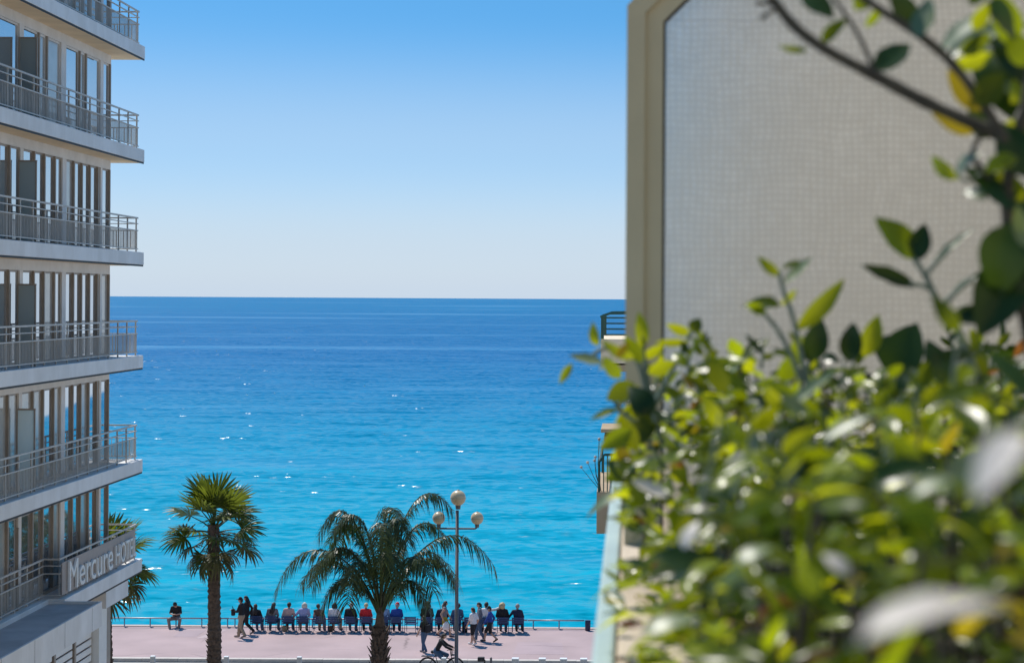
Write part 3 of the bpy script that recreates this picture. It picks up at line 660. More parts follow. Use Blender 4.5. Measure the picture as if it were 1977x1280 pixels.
hedge = thing('planter_hedge', 'thick low hedge of glossy green leaves filling the planter in the foreground', 'hedge')
rnd = random.Random(11)
def hedge_top(x, y):
    return 14.845 + .03 * min(1, max(0, x - .2) * 3) + .035 * math.sin(x * 9 + y * 2.1) + .04 * math.sin(y * 4.3 + 1) + .02 * math.sin(x * 21 + y * 7) - .05 * max(0, .12 - x) / .12
cand = []
for _ in range(4000):
    y = .92 + 2.92 * rnd.random() ** .82
    lo = -.02 if y > 2.6 else .0
    x = lo + (min(1.2, .24 * y + .16) - lo) * rnd.random()
    dp = abs(rnd.gauss(0, .14)) if rnd.random() < .75 else rnd.random() * .36
    z = hedge_top(x, y) - dp
    if x < .12: z = min(z, 14.50 + (x + .02) * 2.2 + .28 * max(0, (y - 2.6)) / 1.2 * 1.0 - .02 * rnd.random())
    if x < .05 and y < 2.6 and rnd.random() < .45: continue
    cl = math.sin(x * 23 + 2.1 * math.sin(y * 6)) + math.sin(y * 13 + 1.7 * math.sin(x * 11)) + .6 * math.sin(z * 40 + x * 9)
    if cl < -.55 and dp < .16 and rnd.random() < .8: continue
    if cl > .9: z += .025 * rnd.random()
    cand.append((x, y, z))
def hedge_leaf(c):
    x, y, z = c
    az = rnd.uniform(0, 2 * math.pi); el = rnd.uniform(-.35, .9)
    d = Vector((math.cos(az) * math.cos(el), math.sin(az) * math.cos(el), math.sin(el)))
    ln = rnd.uniform(.034, .066)
    up = Vector((rnd.gauss(-.12, .5), rnd.gauss(-.30, .55), 1))
    kk = rnd.random()
    key = 'g' if kk < .50 else 'b' if kk < .76 else 'd' if kk < .91 else 'y' if kk < .945 else 'r' if kk < .965 else 'p' if kk < .98 else 'g'
    A = Vector((x, y, z))
    if rnd.random() < .20: up = glint(A) + Vector((rnd.gauss(0, .1), rnd.gauss(0, .1), rnd.gauss(0, .1))); d = Vector((math.cos(az), math.sin(az), rnd.uniform(-.2, .4))).normalized()
    return leaf_matrix(A, A + d * ln, rnd.uniform(.38, .52), up), key
for k_, a, b, w_ in [('d', (1562, 700), (1592, 612), 52), ('d', (1640, 700), (1646, 618), 46), ('b', (1668, 690), (1702, 603), 42), ('d', (1720, 730), (1768, 618), 88), ('d', (1790, 705), (1885, 690), 44), ('d', (1700, 700), (1740, 640), 60),
    ('d', (1820, 740), (1800, 650), 54), ('g', (1900, 740), (1850, 660), 56), ('b', (1930, 790), (1985, 720), 40), ('p', (1935, 750), (1975, 680), 26), ('g', (1500, 730), (1560, 690), 44), ('b', (1400, 760), (1370, 690), 40)]:
    d_ = 2.9 + random.uniform(-.2, .2); put_leaf(hedge, k_, a, b, w_, d_)
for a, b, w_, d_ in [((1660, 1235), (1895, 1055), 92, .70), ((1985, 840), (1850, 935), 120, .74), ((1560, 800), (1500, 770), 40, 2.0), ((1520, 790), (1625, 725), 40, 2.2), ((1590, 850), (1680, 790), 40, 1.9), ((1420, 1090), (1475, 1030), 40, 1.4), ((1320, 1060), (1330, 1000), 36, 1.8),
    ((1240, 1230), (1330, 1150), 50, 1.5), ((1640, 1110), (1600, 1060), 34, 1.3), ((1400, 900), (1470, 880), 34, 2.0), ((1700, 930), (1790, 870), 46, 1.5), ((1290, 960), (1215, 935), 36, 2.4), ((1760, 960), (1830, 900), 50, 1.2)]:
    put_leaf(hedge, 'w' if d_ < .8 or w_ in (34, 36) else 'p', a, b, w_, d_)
for k in range(34):
    y = rnd.uniform(1.5, 3.7); x = rnd.uniform(.03, .22 * y + .02); z = hedge_top(x, y) - .03; h_ = rnd.uniform(.04, .10)
    a = Vector((x, y, z)); tp_ = a + Vector((rnd.gauss(0, .02), rnd.gauss(0, .02), h_)); MB().tube([a, a.lerp(tp_, .5) + Vector((rnd.gauss(0, .004), 0, 0)), tp_], [.003, .0025, .0015], 5).build('twig', M['stem'], hedge)
    for q in range(rnd.randint(3, 5)):
        az = q * 2.4 + rnd.random(); b = a.lerp(tp_, .35 + .16 * q); d = Vector((math.cos(az), math.sin(az) * .6, rnd.uniform(.3, 1.0))).normalized() * rnd.uniform(.025, .045)
        o = link('leaf', rnd.choice(LM[rnd.choice('ggbbd')]), hedge); o.matrix_world = leaf_matrix(b, b + d, rnd.uniform(.36, .5), Vector((rnd.gauss(0, .4), -.6, rnd.uniform(-.2, 1))))
ranked = sorted(cand, key=lambda c: c[1] - 1.5 * (c[2] - 14.7))
for c in ranked[:140]:
    m_, key = hedge_leaf(c); o = link('leaf', rnd.choice(LM[key]), hedge); o.matrix_world = m_
acc = {k: ([], []) for k in LM}
base_co = {k: [np.array([v.co[:] for v in me.vertices]) for me in LM[k]] for k in LM}
base_f = [tuple(p.vertices) for p in LM['g'][0].polygons]; nvl = len(LM['g'][0].vertices)
for c in ranked[140:]:
    m_, key = hedge_leaf(c); mm = np.array(m_)
    co = rnd.choice(base_co[key]) @ mm[:3, :3].T + mm[:3, 3]
    V, Fc = acc[key]; o0 = len(V) * nvl; V.append(co); Fc += [tuple(i + o0 for i in f) for f in base_f]
for key, nm in (('g', 'leaf'), ('b', 'leaf_bright'), ('y', 'leaf_yellow'), ('d', 'leaf_dark'), ('r', 'leaf_rust'), ('p', 'leaf_pale')):
    V, Fc = acc[key]
    if not V: continue
    me = bpy.data.meshes.new('foliage'); me.from_pydata(np.concatenate(V).tolist(), [], Fc); me.materials.append(M[nm])
    me.polygons.foreach_set('use_smooth', [True] * len(me.polygons)); stuff(link('foliage', me, hedge))
stm = MB()
for _ in range(170):
    y = .7 + 3.0 * rnd.random(); x = .16 + rnd.random() * min(1.0, .24 * y)
    zt_ = hedge_top(x, y) - .02; a = Vector((x + rnd.gauss(0, .04), y + rnd.gauss(0, .04), 14.40)); b = Vector((x, y, zt_))
    stm.tube([a, (a + b) / 2 + Vector((rnd.gauss(0, .02), rnd.gauss(0, .02), 0)), b], [.005, .004, .002], 5)
stuff(stm.build('stems', M['bark'], hedge))

# ------------------------------------------------------------------ palms on the far side of the road
def fan_frond(name, m, seed, nseg=22, pet=.95, rad=.95, droop=.5):
    """fan leaf: petiole along +Y from the origin, pleated segments split at the tips"""
    rr = random.Random(seed); b = MB()
    pts = [(0, 0, 0), (0, pet * .5, .03), (0, pet, -.02)]
    b.tube(pts, [.03, .022, .016], 5)
    for k in range(nseg):
        a = R(-118 + 236 * (k + .5) / nseg) + rr.gauss(0, .03); ln = rad * (.72 + .28 * math.cos(a * .62)) * rr.uniform(.88, 1.06)
        d = Vector((math.sin(a), math.cos(a), 0)); s_ = Vector((math.cos(a), -math.sin(a), 0))
        wd = ln * math.tan(math.pi * 236 / 180 / nseg / 2) * .85
        o = Vector((0, pet, -.02)); dr = droop * rr.uniform(.6, 1.4)
        cup = .18 * abs(math.sin(a))
        st_ = [0, .35, .62, .85, 1.0]; wf = [.03, .75, 1.0, .55, .06]; vs = []
        for t, wv in zip(st_, wf):
            c = o + d * ln * t * (1 - .10 * dr * t) + Vector((0, 0, cup * t - dr * ln * max(0, t - .35) ** 1.6))
            ww = wd * wv * .62
            vs += [c - s_ * ww, c + Vector((0, 0, .25 * ww)), c + s_ * ww]
        fs = []
        for i in range(4):
            q_ = i * 3; fs += [(q_, q_ + 1, q_ + 4, q_ + 3), (q_ + 1, q_ + 2, q_ + 5, q_ + 4)]
        b.add(vs, fs)
    return b.mesh(name, m, False)
FAN = {'y': [fan_frond('frond', M['palm_young'], s, droop=.25) for s in (1, 2)], 'm': [fan_frond('frond', M['palm'], s, droop=.6) for s in (3, 4, 5)], 'o': [fan_frond('frond', M['palm_dry'], s, droop=.9, rad=.85) for s in (6, 7)]}
def palm_trunk(h, r0, r1, seed, nring=70):
    rr = random.Random(seed); b = MB(); n_ = 18; o = 0; vs = []; fs = []
    for i in range(nring + 1):
        t = i / nring; r_ = r0 + (r1 - r0) * t
        saw = .035 * (1 - (i % 2)) * r_ / .28
        for j in range(n_):
            q_ = 2 * math.pi * j / n_; k = r_ + saw + rr.gauss(0, .012)
            vs.append((k * math.cos(q_) + .03 * math.sin(t * 5), k * math.sin(q_), h * t))
    for i in range(nring):
        for j in range(n_):
            a = i * n_ + j; c = i * n_ + (j + 1) % n_; fs.append((a, c, c + n_, a + n_))
    b.add(vs, fs); return b
def stubs(h0, h1, r0, r1, n_, seed, ln=.16):
    rr = random.Random(seed); b = MB()
    for k in range(n_):
        t = k / n_; z = h0 + (h1 - h0) * t + rr.gauss(0, .03); a = k * 2.39996; r_ = r0 + (r1 - r0) * t
        d = Vector((math.cos(a), math.sin(a), 0)); s_ = Vector((-math.sin(a), math.cos(a), 0)); c = d * r_ * .9 + Vector((0, 0, z)); w_ = rr.uniform(.05, .09); l_ = ln * rr.uniform(.5, 1.3)
        tipp = c + d * l_ * rr.uniform(.35, .7) + Vector((0, 0, l_))
        b.add([c - s_ * w_, c + s_ * w_, tipp + s_ * w_ * .4, tipp - s_ * w_ * .4, c - s_ * w_ - d * .03 + Vector((0, 0, .08)), c + s_ * w_ - d * .03 + Vector((0, 0, .08))],
              [(0, 1, 2, 3), (4, 3, 2, 5), (0, 3, 4), (1, 5, 2), (0, 4, 5, 1)])
    return b
def fan_palm(px, D, pz_crown, label, seed, dangling=True, n_=27):
    rr = random.Random(seed)
    base = P(px, 1200, D); base.z = -.13
    t = thing('fan_palm', label, 'palm tree', base, rr.uniform(0, 6), 'palm trees along the road'); t.rotation_euler = (0, 0, 0)
    h = P(px, pz_crown, D).z - base.z
    tr = palm_trunk(h, .25, .185, seed).build('trunk', M['trunk'], t)
    stuff(stubs(.3, h * .45, .25, .225, 130, seed, .14).build('leaf_bases', M['trunk'], t))
    stuff(stubs(h * .45, h * .97, .215, .185, 150, seed + 1, .07).build('leaf_bases', M['trunk'], t))
    for k in range(n_):
        f_ = k / (n_ - 1); el = R(82 - 118 * f_ ** .95 + rr.gauss(0, 7)); az = k * 2.39996 + rr.gauss(0, .15)
        key = 'y' if f_ < .38 else 'm' if f_ < .80 else 'o'
        s_ = rr.uniform(.98, 1.2)
        o = link('frond', rr.choice(FAN[key]), t, (0, 0, h - .05 - .45 * f_), None, (s_, s_, s_))
        o.rotation_euler = (Matrix.Rotation(az, 3, 'Z') @ Matrix.Rotation(el, 3, 'X') @ Matrix.Rotation(rr.gauss(0, .35), 3, 'Y')).to_euler()
    if dangling:
        for az, el, zz in ((-1.35, -62, -.55), (1.9, -70, -.4), (2.6, -58, -.3)):
            o = link('frond', FAN['m'][0], t, (0, 0, h + zz)); o.rotation_euler = (Matrix.Rotation(az, 3, 'Z') @ Matrix.Rotation(R(el), 3, 'X')).to_euler()
    return t
fan_palm(413, 65, 1012, 'tall fan palm with shaggy brown trunk left of the seated row', 21)
fan_palm(203, 64, 1085, 'fan palm mostly hidden behind the hotel corner, fronds sticking out', 33, False)

def feather_frond(name, m, p0, p1, p2, p3, seed, n_=100, ll=.80):
    rr = random.Random(seed); b = MB(); ps = []
    p0, p1, p2, p3 = map(Vector, (p0, p1, p2, p3))
    for i in range(25):
        t = i / 24; ps.append(p0 * (1-t)**3 + 3 * p1 * t * (1-t)**2 + 3 * p2 * t*t*(1-t) + p3 * t**3)
    b.tube(ps, [.045 * (1 - .85 * i / 24) for i in range(25)], 5)
    for k in range(n_ * 2):
        t = .20 + .80 * (k // 2) / n_; fi = t * 24; i = min(23, int(fi)); c = ps[i].lerp(ps[i + 1], fi - i); tg = (ps[i + 1] - ps[i]).normalized()
        side = tg.cross(Vector((0, 0, 1)))
        side = (side.normalized() if side.length > .05 else Vector((1, 0, 0))) * (1 if k % 2 else -1)
        l_ = ll * (.62 + .38 * math.sin(math.pi * min(1, (t - .12) / .95)) ** .6) * rr.uniform(.8, 1.15)
        d = (side * rr.uniform(.5, 1.0) + tg * rr.uniform(.35, .7) + Vector((0, 0, rr.uniform(-.25, .55)))).normalized()
        w_ = .019 * rr.uniform(.8, 1.2); vs = []; wv = tg.cross(d).cross(d).normalized()
        wv = wv if wv.length > .1 else tg
        for s_, f_ in ((0, .6), (.3, 1), (.65, .85), (1, .08)):
            q_ = c + d * l_ * s_ * (1 - .25 * s_) + Vector((0, 0, -l_ * .75 * s_ ** 1.8)); vs += [q_ - wv * w_ * f_, q_ + wv * w_ * f_]
        b.add(vs, [(0, 1, 3, 2), (2, 3, 5, 4), (4, 5, 7, 6)])
    return b.mesh(name, m)
DQ = 64
qb = P(733, 1280, DQ); qb.z = -.13
qp = thing('feather_palm', 'arching feathery palm with ragged trunk in front of the seated row', 'palm tree', qb, 0, 'palm trees along the road')
qh = P(733, 1190, DQ).z + .13
palm_trunk(qh - .35, .30, .24, 5, 40).build('trunk', M['trunk'], qp)
stuff(stubs(.6, qh - .5, .31, .27, 110, 8, .30).build('leaf_bases', M['trunk'], qp))
MB().tube([(0, 0, qh - .5), (0, 0, qh - .1), (0.02, 0, qh + .5)], [.22, .15, .09], 12).build('crownshaft', M['trunk'], qp, True)
FR = [((.35, 0, 2.4), (1.2, -.2, 5.6), (2.55, -.2, 3.7)), ((-.3, .1, 2.4), (-1.3, .2, 5.0), (-2.25, .3, 2.7)), ((-.5, -.1, 1.8), (-2.6, -.3, 3.7), (-3.65, -.4, .75)),
      ((.7, 0, 1.7), (2.4, .1, 4.3), (4.05, .2, 1.6)), ((.05, -.1, 2.2), (.15, -.9, 4.9), (.35, -2.3, 2.2)), ((0, .1, 2.4), (-.1, 1.0, 5.1), (.5, 2.4, 2.6)),
      ((-.3, -.2, 1.6), (-1.3, -1.0, 3.9), (-2.2, -1.6, 1.2)), ((.4, -.2, 1.5), (1.3, -1.0, 3.4), (2.1, -1.6, 1.0)), ((.4, .3, 1.5), (1.5, 1.3, 3.2), (2.5, 2.0, .9)),
      ((-.4, .3, 1.5), (-1.5, 1.2, 3.6), (-2.7, 1.9, .8)), ((-.5, 0, 1.1), (-1.3, -.3, 2.1), (-2.0, -.5, .25)), ((.5, 0, 1.1), (1.2, -.4, 2.0), (1.75, -.6, .3)),
      ((-.15, -.1, 2.6), (-.6, -.6, 4.6), (-1.5, -1.0, 3.0)), ((.2, -.1, 2.6), (.5, -.4, 4.6), (1.1, -.8, 2.6)), ((-.3, 0, 2.0), (-1.0, -.4, 4.4), (-1.7, -.9, 2.6)), ((.1, -.2, 1.9), (.5, -1.4, 3.6), (.9, -2.2, 1.0)), ((-.1, -.2, 1.7), (-.7, -1.5, 3.2), (-.8, -2.3, .7)),
      ((.3, .2, 2.2), (1.4, .8, 4.4), (2.3, 1.3, 2.2)), ((-.3, .2, 2.2), (-1.2, 1.2, 4.3), (-1.9, 1.9, 1.9)), ((.0, .2, 2.0), (.3, 1.6, 3.9), (.2, 2.6, 1.4)), ((.45, -.1, 1.4), (1.7, -.3, 3.0), (2.7, -.4, 1.2)), ((-.6, .1, 1.4), (-2.0, .3, 2.8), (-2.9, .4, .9))]
for k, (a, b_, c_) in enumerate(FR):
    z0 = Vector((0, 0, qh + .1))
    link('frond', feather_frond('frond', M['queen_young'] if k in (14,) else M['queen'], (0, 0, qh - .1), z0 + Vector(a), z0 + Vector(b_), z0 + Vector(c_), k + 50), qp)

# ------------------------------------------------------------------ street lamp
DLP = 66.5
lb = P(881, 1280, DLP); lb.z = -.13
lamp = thing('street_lamp', 'grey lamp post with three round cream globes', 'street lamp', lb)
def zat(y): return P(881, y, DLP).z - lb.z
def globe(x, y, rpx):
    r_ = rpx / F * DLP; c = Vector(((x - 881.5) / F * DLP, 0, zat(y)))
    up_ = MB(); vs = []; fs = []
    g = MB().ball(c, r_, 24, 16).build('globe', M['globe'], lamp, True)
    MB().tube([c + Vector((0, 0, -.004)), c + Vector((0, 0, .004))], r_ * 1.012, 24).build('seam', M['lampgrey'], g)
    MB().tube([c - Vector((0, 0, r_ * .93)), c - Vector((0, 0, r_ * 1.45))], [r_ * .36, r_ * .30], 12).build('collar', M['lampgrey'], g)
    MB().tube([c + Vector((0, 0, r_ * .97)), c + Vector((0, 0, r_ * 1.07))], [r_ * .25, r_ * .12], 10).build('cap', M['lampgrey'], g)
M['globe'] = mat('cream_globe_plastic', (.64,.49,.30), .3, .12, 5)
MB().tube([(0, 0, 0), (0, 0, .5), (0, 0, .52), (0, 0, zat(985))], [.13, .12, .075, .06], 14).build('pole', M['lampgrey'], lamp, True)
globe(883, 961, 15); globe(846, 1000, 12.3); globe(920, 1000, 12.3)
zb_ = zat(1019); xa = 37 / F * DLP
MB().tube([(-xa, 0, zb_ + .10), (-xa, 0, zb_), (-xa + .05, 0, zb_ - .02), (xa - .05, 0, zb_ - .02), (xa, 0, zb_), (xa, 0, zb_ + .10)], .035, 8).build('crossarm', M['lampgrey'], lamp)

# ------------------------------------------------------------------ sea-front railing, bollards, bin
RY = 82.25
def railing(x0, x1, label, posts):
    t = thing('sea_railing', label, 'railing', ((x0 + x1) / 2, RY, 0), 0, 'railings along the sea wall')
    h = (x1 - x0) / 2
    MB().tube([(-h, 0, .42), (h, 0, .42)], .032, 8).build('top_rail', M['steel'], t, True)
    x = -h + .25
    pm = MB().tube([(0, 0, .4), (0, 0, .05), (.03, -.02, .012), (.16, -.06, .012)], .028, 8).mesh('post', M['steel'], True)
    while x < h: link('post', pm, t, (x, 0, 0)); x += 1.17
X = lambda px: P(px, 1205, RY).x
railing(X(130), X(442), 'low steel railing on the sea wall left of the chairs', 6)
railing(X(443), X(1018), 'low steel railing on the sea wall behind the row of chairs', 9)
railing(X(1019), X(1128), 'low steel railing on the sea wall right of the chairs', 3)
bn = thing('litter_bin', 'small dark blue litter bin at the railing end by the parapet', 'litter bin', (X(1135), RY - .2, 0))
MB().tube([(0, 0, .002), (0, 0, .05), (0, 0, .40), (0, 0, .44)], [.11, .12, .13, .12], 14).build('body', M['navy'], bn, True)
MB().tube([(0, 0, .441), (0, 0, .47)], [.135, .125], 14).build('lid', M['navy'], bn)
DB = 70.6
near_names = {295: 'pale square bollard left of the tall fan palm', 437: 'pale square bollard just right of the fan palm trunk', 578: 'pale square bollard midway between the two front palms',
    857: 'pale square bollard in front of the cyclist', 995: 'pale square bollard right of the dark post, below the walking group', 1047: 'pale square bollard, middle of three near the parapet', 1088: 'pale square bollard, last full one before the parapet', 1127: 'pale square bollard half hidden by the parapet edge', 725: 'pale square bollard behind the feathery palm trunk'}
for px, lab in near_names.items():
    if px == 725: continue
    p = P(px, 1270, DB); w_ = .085 if px < 990 else .13
    t = thing('bollard', lab, 'bollard', (p.x, DB, -.13), 0, 'bollards along the road')
    MB().box(-w_, w_, -w_, w_, 0, 1.10).build('post', M['bollard'], t, bevel=.012)
    MB().box(-w_ * 1.06, w_ * 1.06, -w_ * 1.06, w_ * 1.06, 1.1005, 1.145).build('cap', M['white'], t, bevel=.01)
p = P(948, 1268, DB); t = thing('thin_post', 'thin dark post between the lamp and the pale bollards', 'post', (p.x, DB, -.13))
MB().tube([(0, 0, 0), (0, 0, 1.13)], .045, 10).build('shaft', M['lampgrey'], t); MB().ball((0, 0, 1.14), (.05, .05, .03), 10, 6).build('cap', M['lampgrey'], t)
p = P(933, 1272, DB + .4); t = thing('parked_scooter', 'dark handlebar and mirror of a parked scooter rising beside the thin post', 'scooter', (p.x, DB + .4, -.13))
MB().tube([(0, 0, .25), (.05, 0, .75), (.06, 0, .98)], .03, 8).build('steering_column', M['dark'], t)
MB().tube([(-.1, -.25, 1.02), (.06, 0, .98), (-.1, .25, 1.02)], .02, 8).build('handlebar', M['dark'], t)
MB().box(-.22, .05, -.09, .09, .92, 1.10).build('windshield', M['dark'], t, bevel=.03)
MB().box(-.9, .0, -.12, .12, .22, .45).build('body', M['dark'], t, bevel=.06); 
for xx in (-.85, .1): MB().tube([(xx, -.05, .2), (xx, .05, .2)], .2, 18).build('wheel', M['dark'], t)

# ------------------------------------------------------------------ chairs
def make_chair(label, loc):
    t = thing('blue_chair', label, 'chair', loc, 0, 'blue chairs facing the sea')
    mt = M['bluechair']
    for s in (-1, 1):
        MB().tube([(s * .25, -.27, 0), (s * .25, -.22, .40), (s * .25, -.27, .76)], .013, 6).build('back_leg', mt, t)
        MB().tube([(s * .25, .24, 0), (s * .25, .22, .40), (s * .25, .20, .60)], .013, 6).build('front_leg', mt, t)
        MB().box(s * .25 - .025, s * .25 + .025, -.24, .24, .605, .625).build('armrest', mt, t)
    for k in range(3): MB().box(-.236, .236, -.262 - .012 * k, -.244 - .012 * k, .47 + k * .098, .55 + k * .098).build('back_slat', mt, t)
    for k in range(5): MB().box(-.236, .236, -.20 + k * .088, -.125 + k * .088, .405, .420).build('seat_slat', mt, t)
    MB().tube([(-.25, -.22, .395), (.25, -.22, .395), (.25, .22, .395), (-.25, .22, .395), (-.25, -.22, .395)], .011, 6).build('seat_frame', mt, t)
    return t
CY = 81.35
first = None
def chair(px, label, dy=0):
    global first
    loc = (P(px, 1205, CY).x, CY + dy, 0)
    if first is None: first = make_chair(label, loc); return first
    c = copy_tree(first); c.location = loc; c['label'] = label; c.rotation_euler = (0, 0, random.uniform(-.08, .08)); return c

# ------------------------------------------------------------------ people
SK = [mat('skin_light', (.50,.30,.21), .5, .08, 20), mat('skin_tan', (.34,.19,.12), .5, .08, 20)]
def cloth(name, col): return mat('cloth_' + name, col, .85, .12, 18, .25)
CL = dict(black=cloth('black', (.014,.014,.016)), navy=cloth('navy', (.015,.022,.055)), blue=cloth('blue', (.015,.06,.30)), lblue=cloth('light_blue', (.20,.33,.55)), lav=cloth('lavender', (.36,.38,.60)),
  pink=cloth('dusty_pink', (.50,.36,.33)), grey=cloth('grey', (.17,.18,.20)), red=cloth('red', (.58,.02,.025)), white=cloth('white', (.72,.71,.70)), khaki=cloth('khaki', (.36,.28,.19)), denim=cloth('denim', (.06,.11,.19)),
  mustard=cloth('mustard', (.34,.26,.02)), brown=cloth('brown', (.10,.06,.04)), taupe=cloth('taupe', (.25,.20,.18)))
def hairm(name, col): return mat('hair_' + name, col, .55, .3, 40, .5)
HR = dict(black=hairm('black', (.012,.010,.010)), brown=hairm('brown', (.045,.025,.015)), grey=hairm('grey', (.30,.28,.26)), blond=hairm('blond', (.55,.42,.22)), white=hairm('white', (.66,.60,.50)))
QUEUE = []
def remesh(name, b, m, parent, vox=.021):
    """one continuous skin over overlapping tapered limbs"""
    me = b.mesh('tmp'); o = bpy.data.objects.new('tmp', me); C.objects.link(o)
    r_ = o.modifiers.new('r', 'REMESH'); r_.mode = 'VOXEL'; r_.voxel_size = vox; r_.use_smooth_shade = True
    s_ = o.modifiers.new('s', 'SMOOTH'); s_.iterations = 4; s_.factor = .5
    QUEUE.append((o, name, m, parent)); return o
def flush(extra):
    bpy.context.view_layer.update(); dg = bpy.context.evaluated_depsgraph_get()
    for o, name, m, parent in QUEUE:
        me = bpy.data.meshes.new_from_object(o.evaluated_get(dg)); me.name = name
        ex = extra.get(o.name)
        if ex:
            bm = bmesh.new(); bm.from_mesh(me); t_ = ex.mesh('x'); bm.from_mesh(t_); bm.to_mesh(me); bm.free(); bpy.data.meshes.remove(t_)
        me.materials.clear(); me.materials.append(m)
        me.polygons.foreach_set('use_smooth', [True] * len(me.polygons))
        link(name, me, parent)
    for o, *_ in QUEUE: me = o.data; bpy.data.objects.remove(o); bpy.data.meshes.remove(me)
EXTRA = {}
def V(*a): return Vector(a)
def pose(kind):
    """joints for a 1.72 m figure facing +Y: origin on the ground"""
    j = {}
    if kind in ('seat', 'seat_point', 'railsit', 'seat_arm'):
        z = .52 if kind != 'railsit' else .54
        j.update(pel=V(0, -.02, z), waist=V(0, -.06, z + .17), chest=V(0, -.08, z + .37), neck=V(0, -.05, z + .535), head=V(0, -.02, z + .68))
        for s, n in ((-1, 'l'), (1, 'r')):
            j['hip' + n] = V(s * .09, .02, z - .02); j['knee' + n] = V(s * .13, .44, z - .02); j['ank' + n] = V(s * .12, .40, .09); j['toe' + n] = V(s * .14, .57, .045)
            j['sh' + n] = V(s * .175, -.08, z + .47); j['el' + n] = V(s * .25, -.02, z + .22); j['wr' + n] = V(s * .16, .22, z + .11); j['ha' + n] = V(s * .11, .29, z + .11)
        if kind == 'seat_point': j['elr'] = V(.40, .10, z + .46); j['wrr'] = V(.60, .24, z + .54); j['har'] = V(.67, .29, z + .57)
        if kind == 'seat_arm': j['ell'] = V(-.34, -.02, z + .25); j['wrl'] = V(-.45, .12, z + .12); j['hal'] = V(-.49, .18, z + .08)
        if kind == 'railsit':
            j['chest'] = V(0, .06, z + .36); j['waist'] = V(0, .0, z + .17); j['neck'] = V(0, .14, z + .51); j['head'] = V(0, .24, z + .61)
            for s, n in ((-1, 'l'), (1, 'r')):
                j['sh' + n] = V(s * .18, .05, z + .45); j['el' + n] = V(s * .24, .14, z + .20); j['wr' + n] = V(s * .08, .34, z + .18); j['ha' + n] = V(s * .03, .40, z + .20)
                j['knee' + n] = V(s * .26, .38, z - .03); j['ank' + n] = V(s * .20, .36, .09); j['toe' + n] = V(s * .26, .52, .045)
    elif kind == 'cycle':
        j.update(pel=V(0, -.22, 1.00), waist=V(0, -.14, 1.15), chest=V(0, -.03, 1.34), neck=V(0, .06, 1.49), head=V(0, .12, 1.63))
        for s, n, kz, ky, az, ay in ((-1, 'l', .82, .24, .50, .02), (1, 'r', .62, .16, .20, -.02)):
            j['hip' + n] = V(s * .09, -.20, .97); j['knee' + n] = V(s * .11, ky, kz); j['ank' + n] = V(s * .11, ay, az); j['toe' + n] = V(s * .11, ay + .17, az - .05)
            j['sh' + n] = V(s * .175, -.01, 1.43); j['el' + n] = V(s * .26, .22, 1.22); j['wr' + n] = V(s * .25, .45, 1.12); j['ha' + n] = V(s * .25, .53, 1.10)
    else:
        st = {'walk': 1.0, 'stroll': .55, 'stand': .12}[kind]
        j.update(pel=V(0, 0, .94), waist=V(0, .0, 1.11), chest=V(0, .01, 1.31), neck=V(0, .02, 1.475), head=V(0, .05, 1.615))
        for s, n in ((-1, 'l'), (1, 'r')):
            f_ = s
            j['hip' + n] = V(s * .09, 0, .92)
            if f_ > 0: j['knee' + n] = V(s * .09, .20 * st + .02, .50); j['ank' + n] = V(s * .08, .28 * st, .09); j['toe' + n] = V(s * .10, .28 * st + .18, .05)
            else: j['knee' + n] = V(s * .09, -.04 * st + .02, .49); j['ank' + n] = V(s * .08, -.34 * st, .09 + .09 * st); j['toe' + n] = V(s * .10, -.34 * st + .15, .045)
            j['sh' + n] = V(s * .18, .01, 1.415); j['el' + n] = V(s * .235, -.16 * f_ * st - .02, 1.14); j['wr' + n] = V(s * .235, -.18 * f_ * st + .10, .91); j['ha' + n] = V(s * .23, -.18 * f_ * st + .14, .84)
    return j
def fingers(b, wr, ha, s):
    d = (ha - wr).normalized(); side = d.cross(V(0, 0, 1)); side = side.normalized() if side.length > .1 else V(1, 0, 0)
    pn_ = d.cross(side).normalized()
    for k, ln in enumerate((.062, .075, .07, .055)):
        o = ha + side * (k - 1.5) * .019 + d * .01; m_ = o + d * ln * .6 + pn_ * .004; e = m_ + d * ln * .35 + pn_ * .022
        b.tube([o, m_, e], [.0095, .0085, .006], 5)
    o = wr.lerp(ha, .45) + side * s * .03; b.tube([o, o + side * s * .03 + d * .025, o + side * s * .035 + d * .058], [.012, .010, .007], 5)
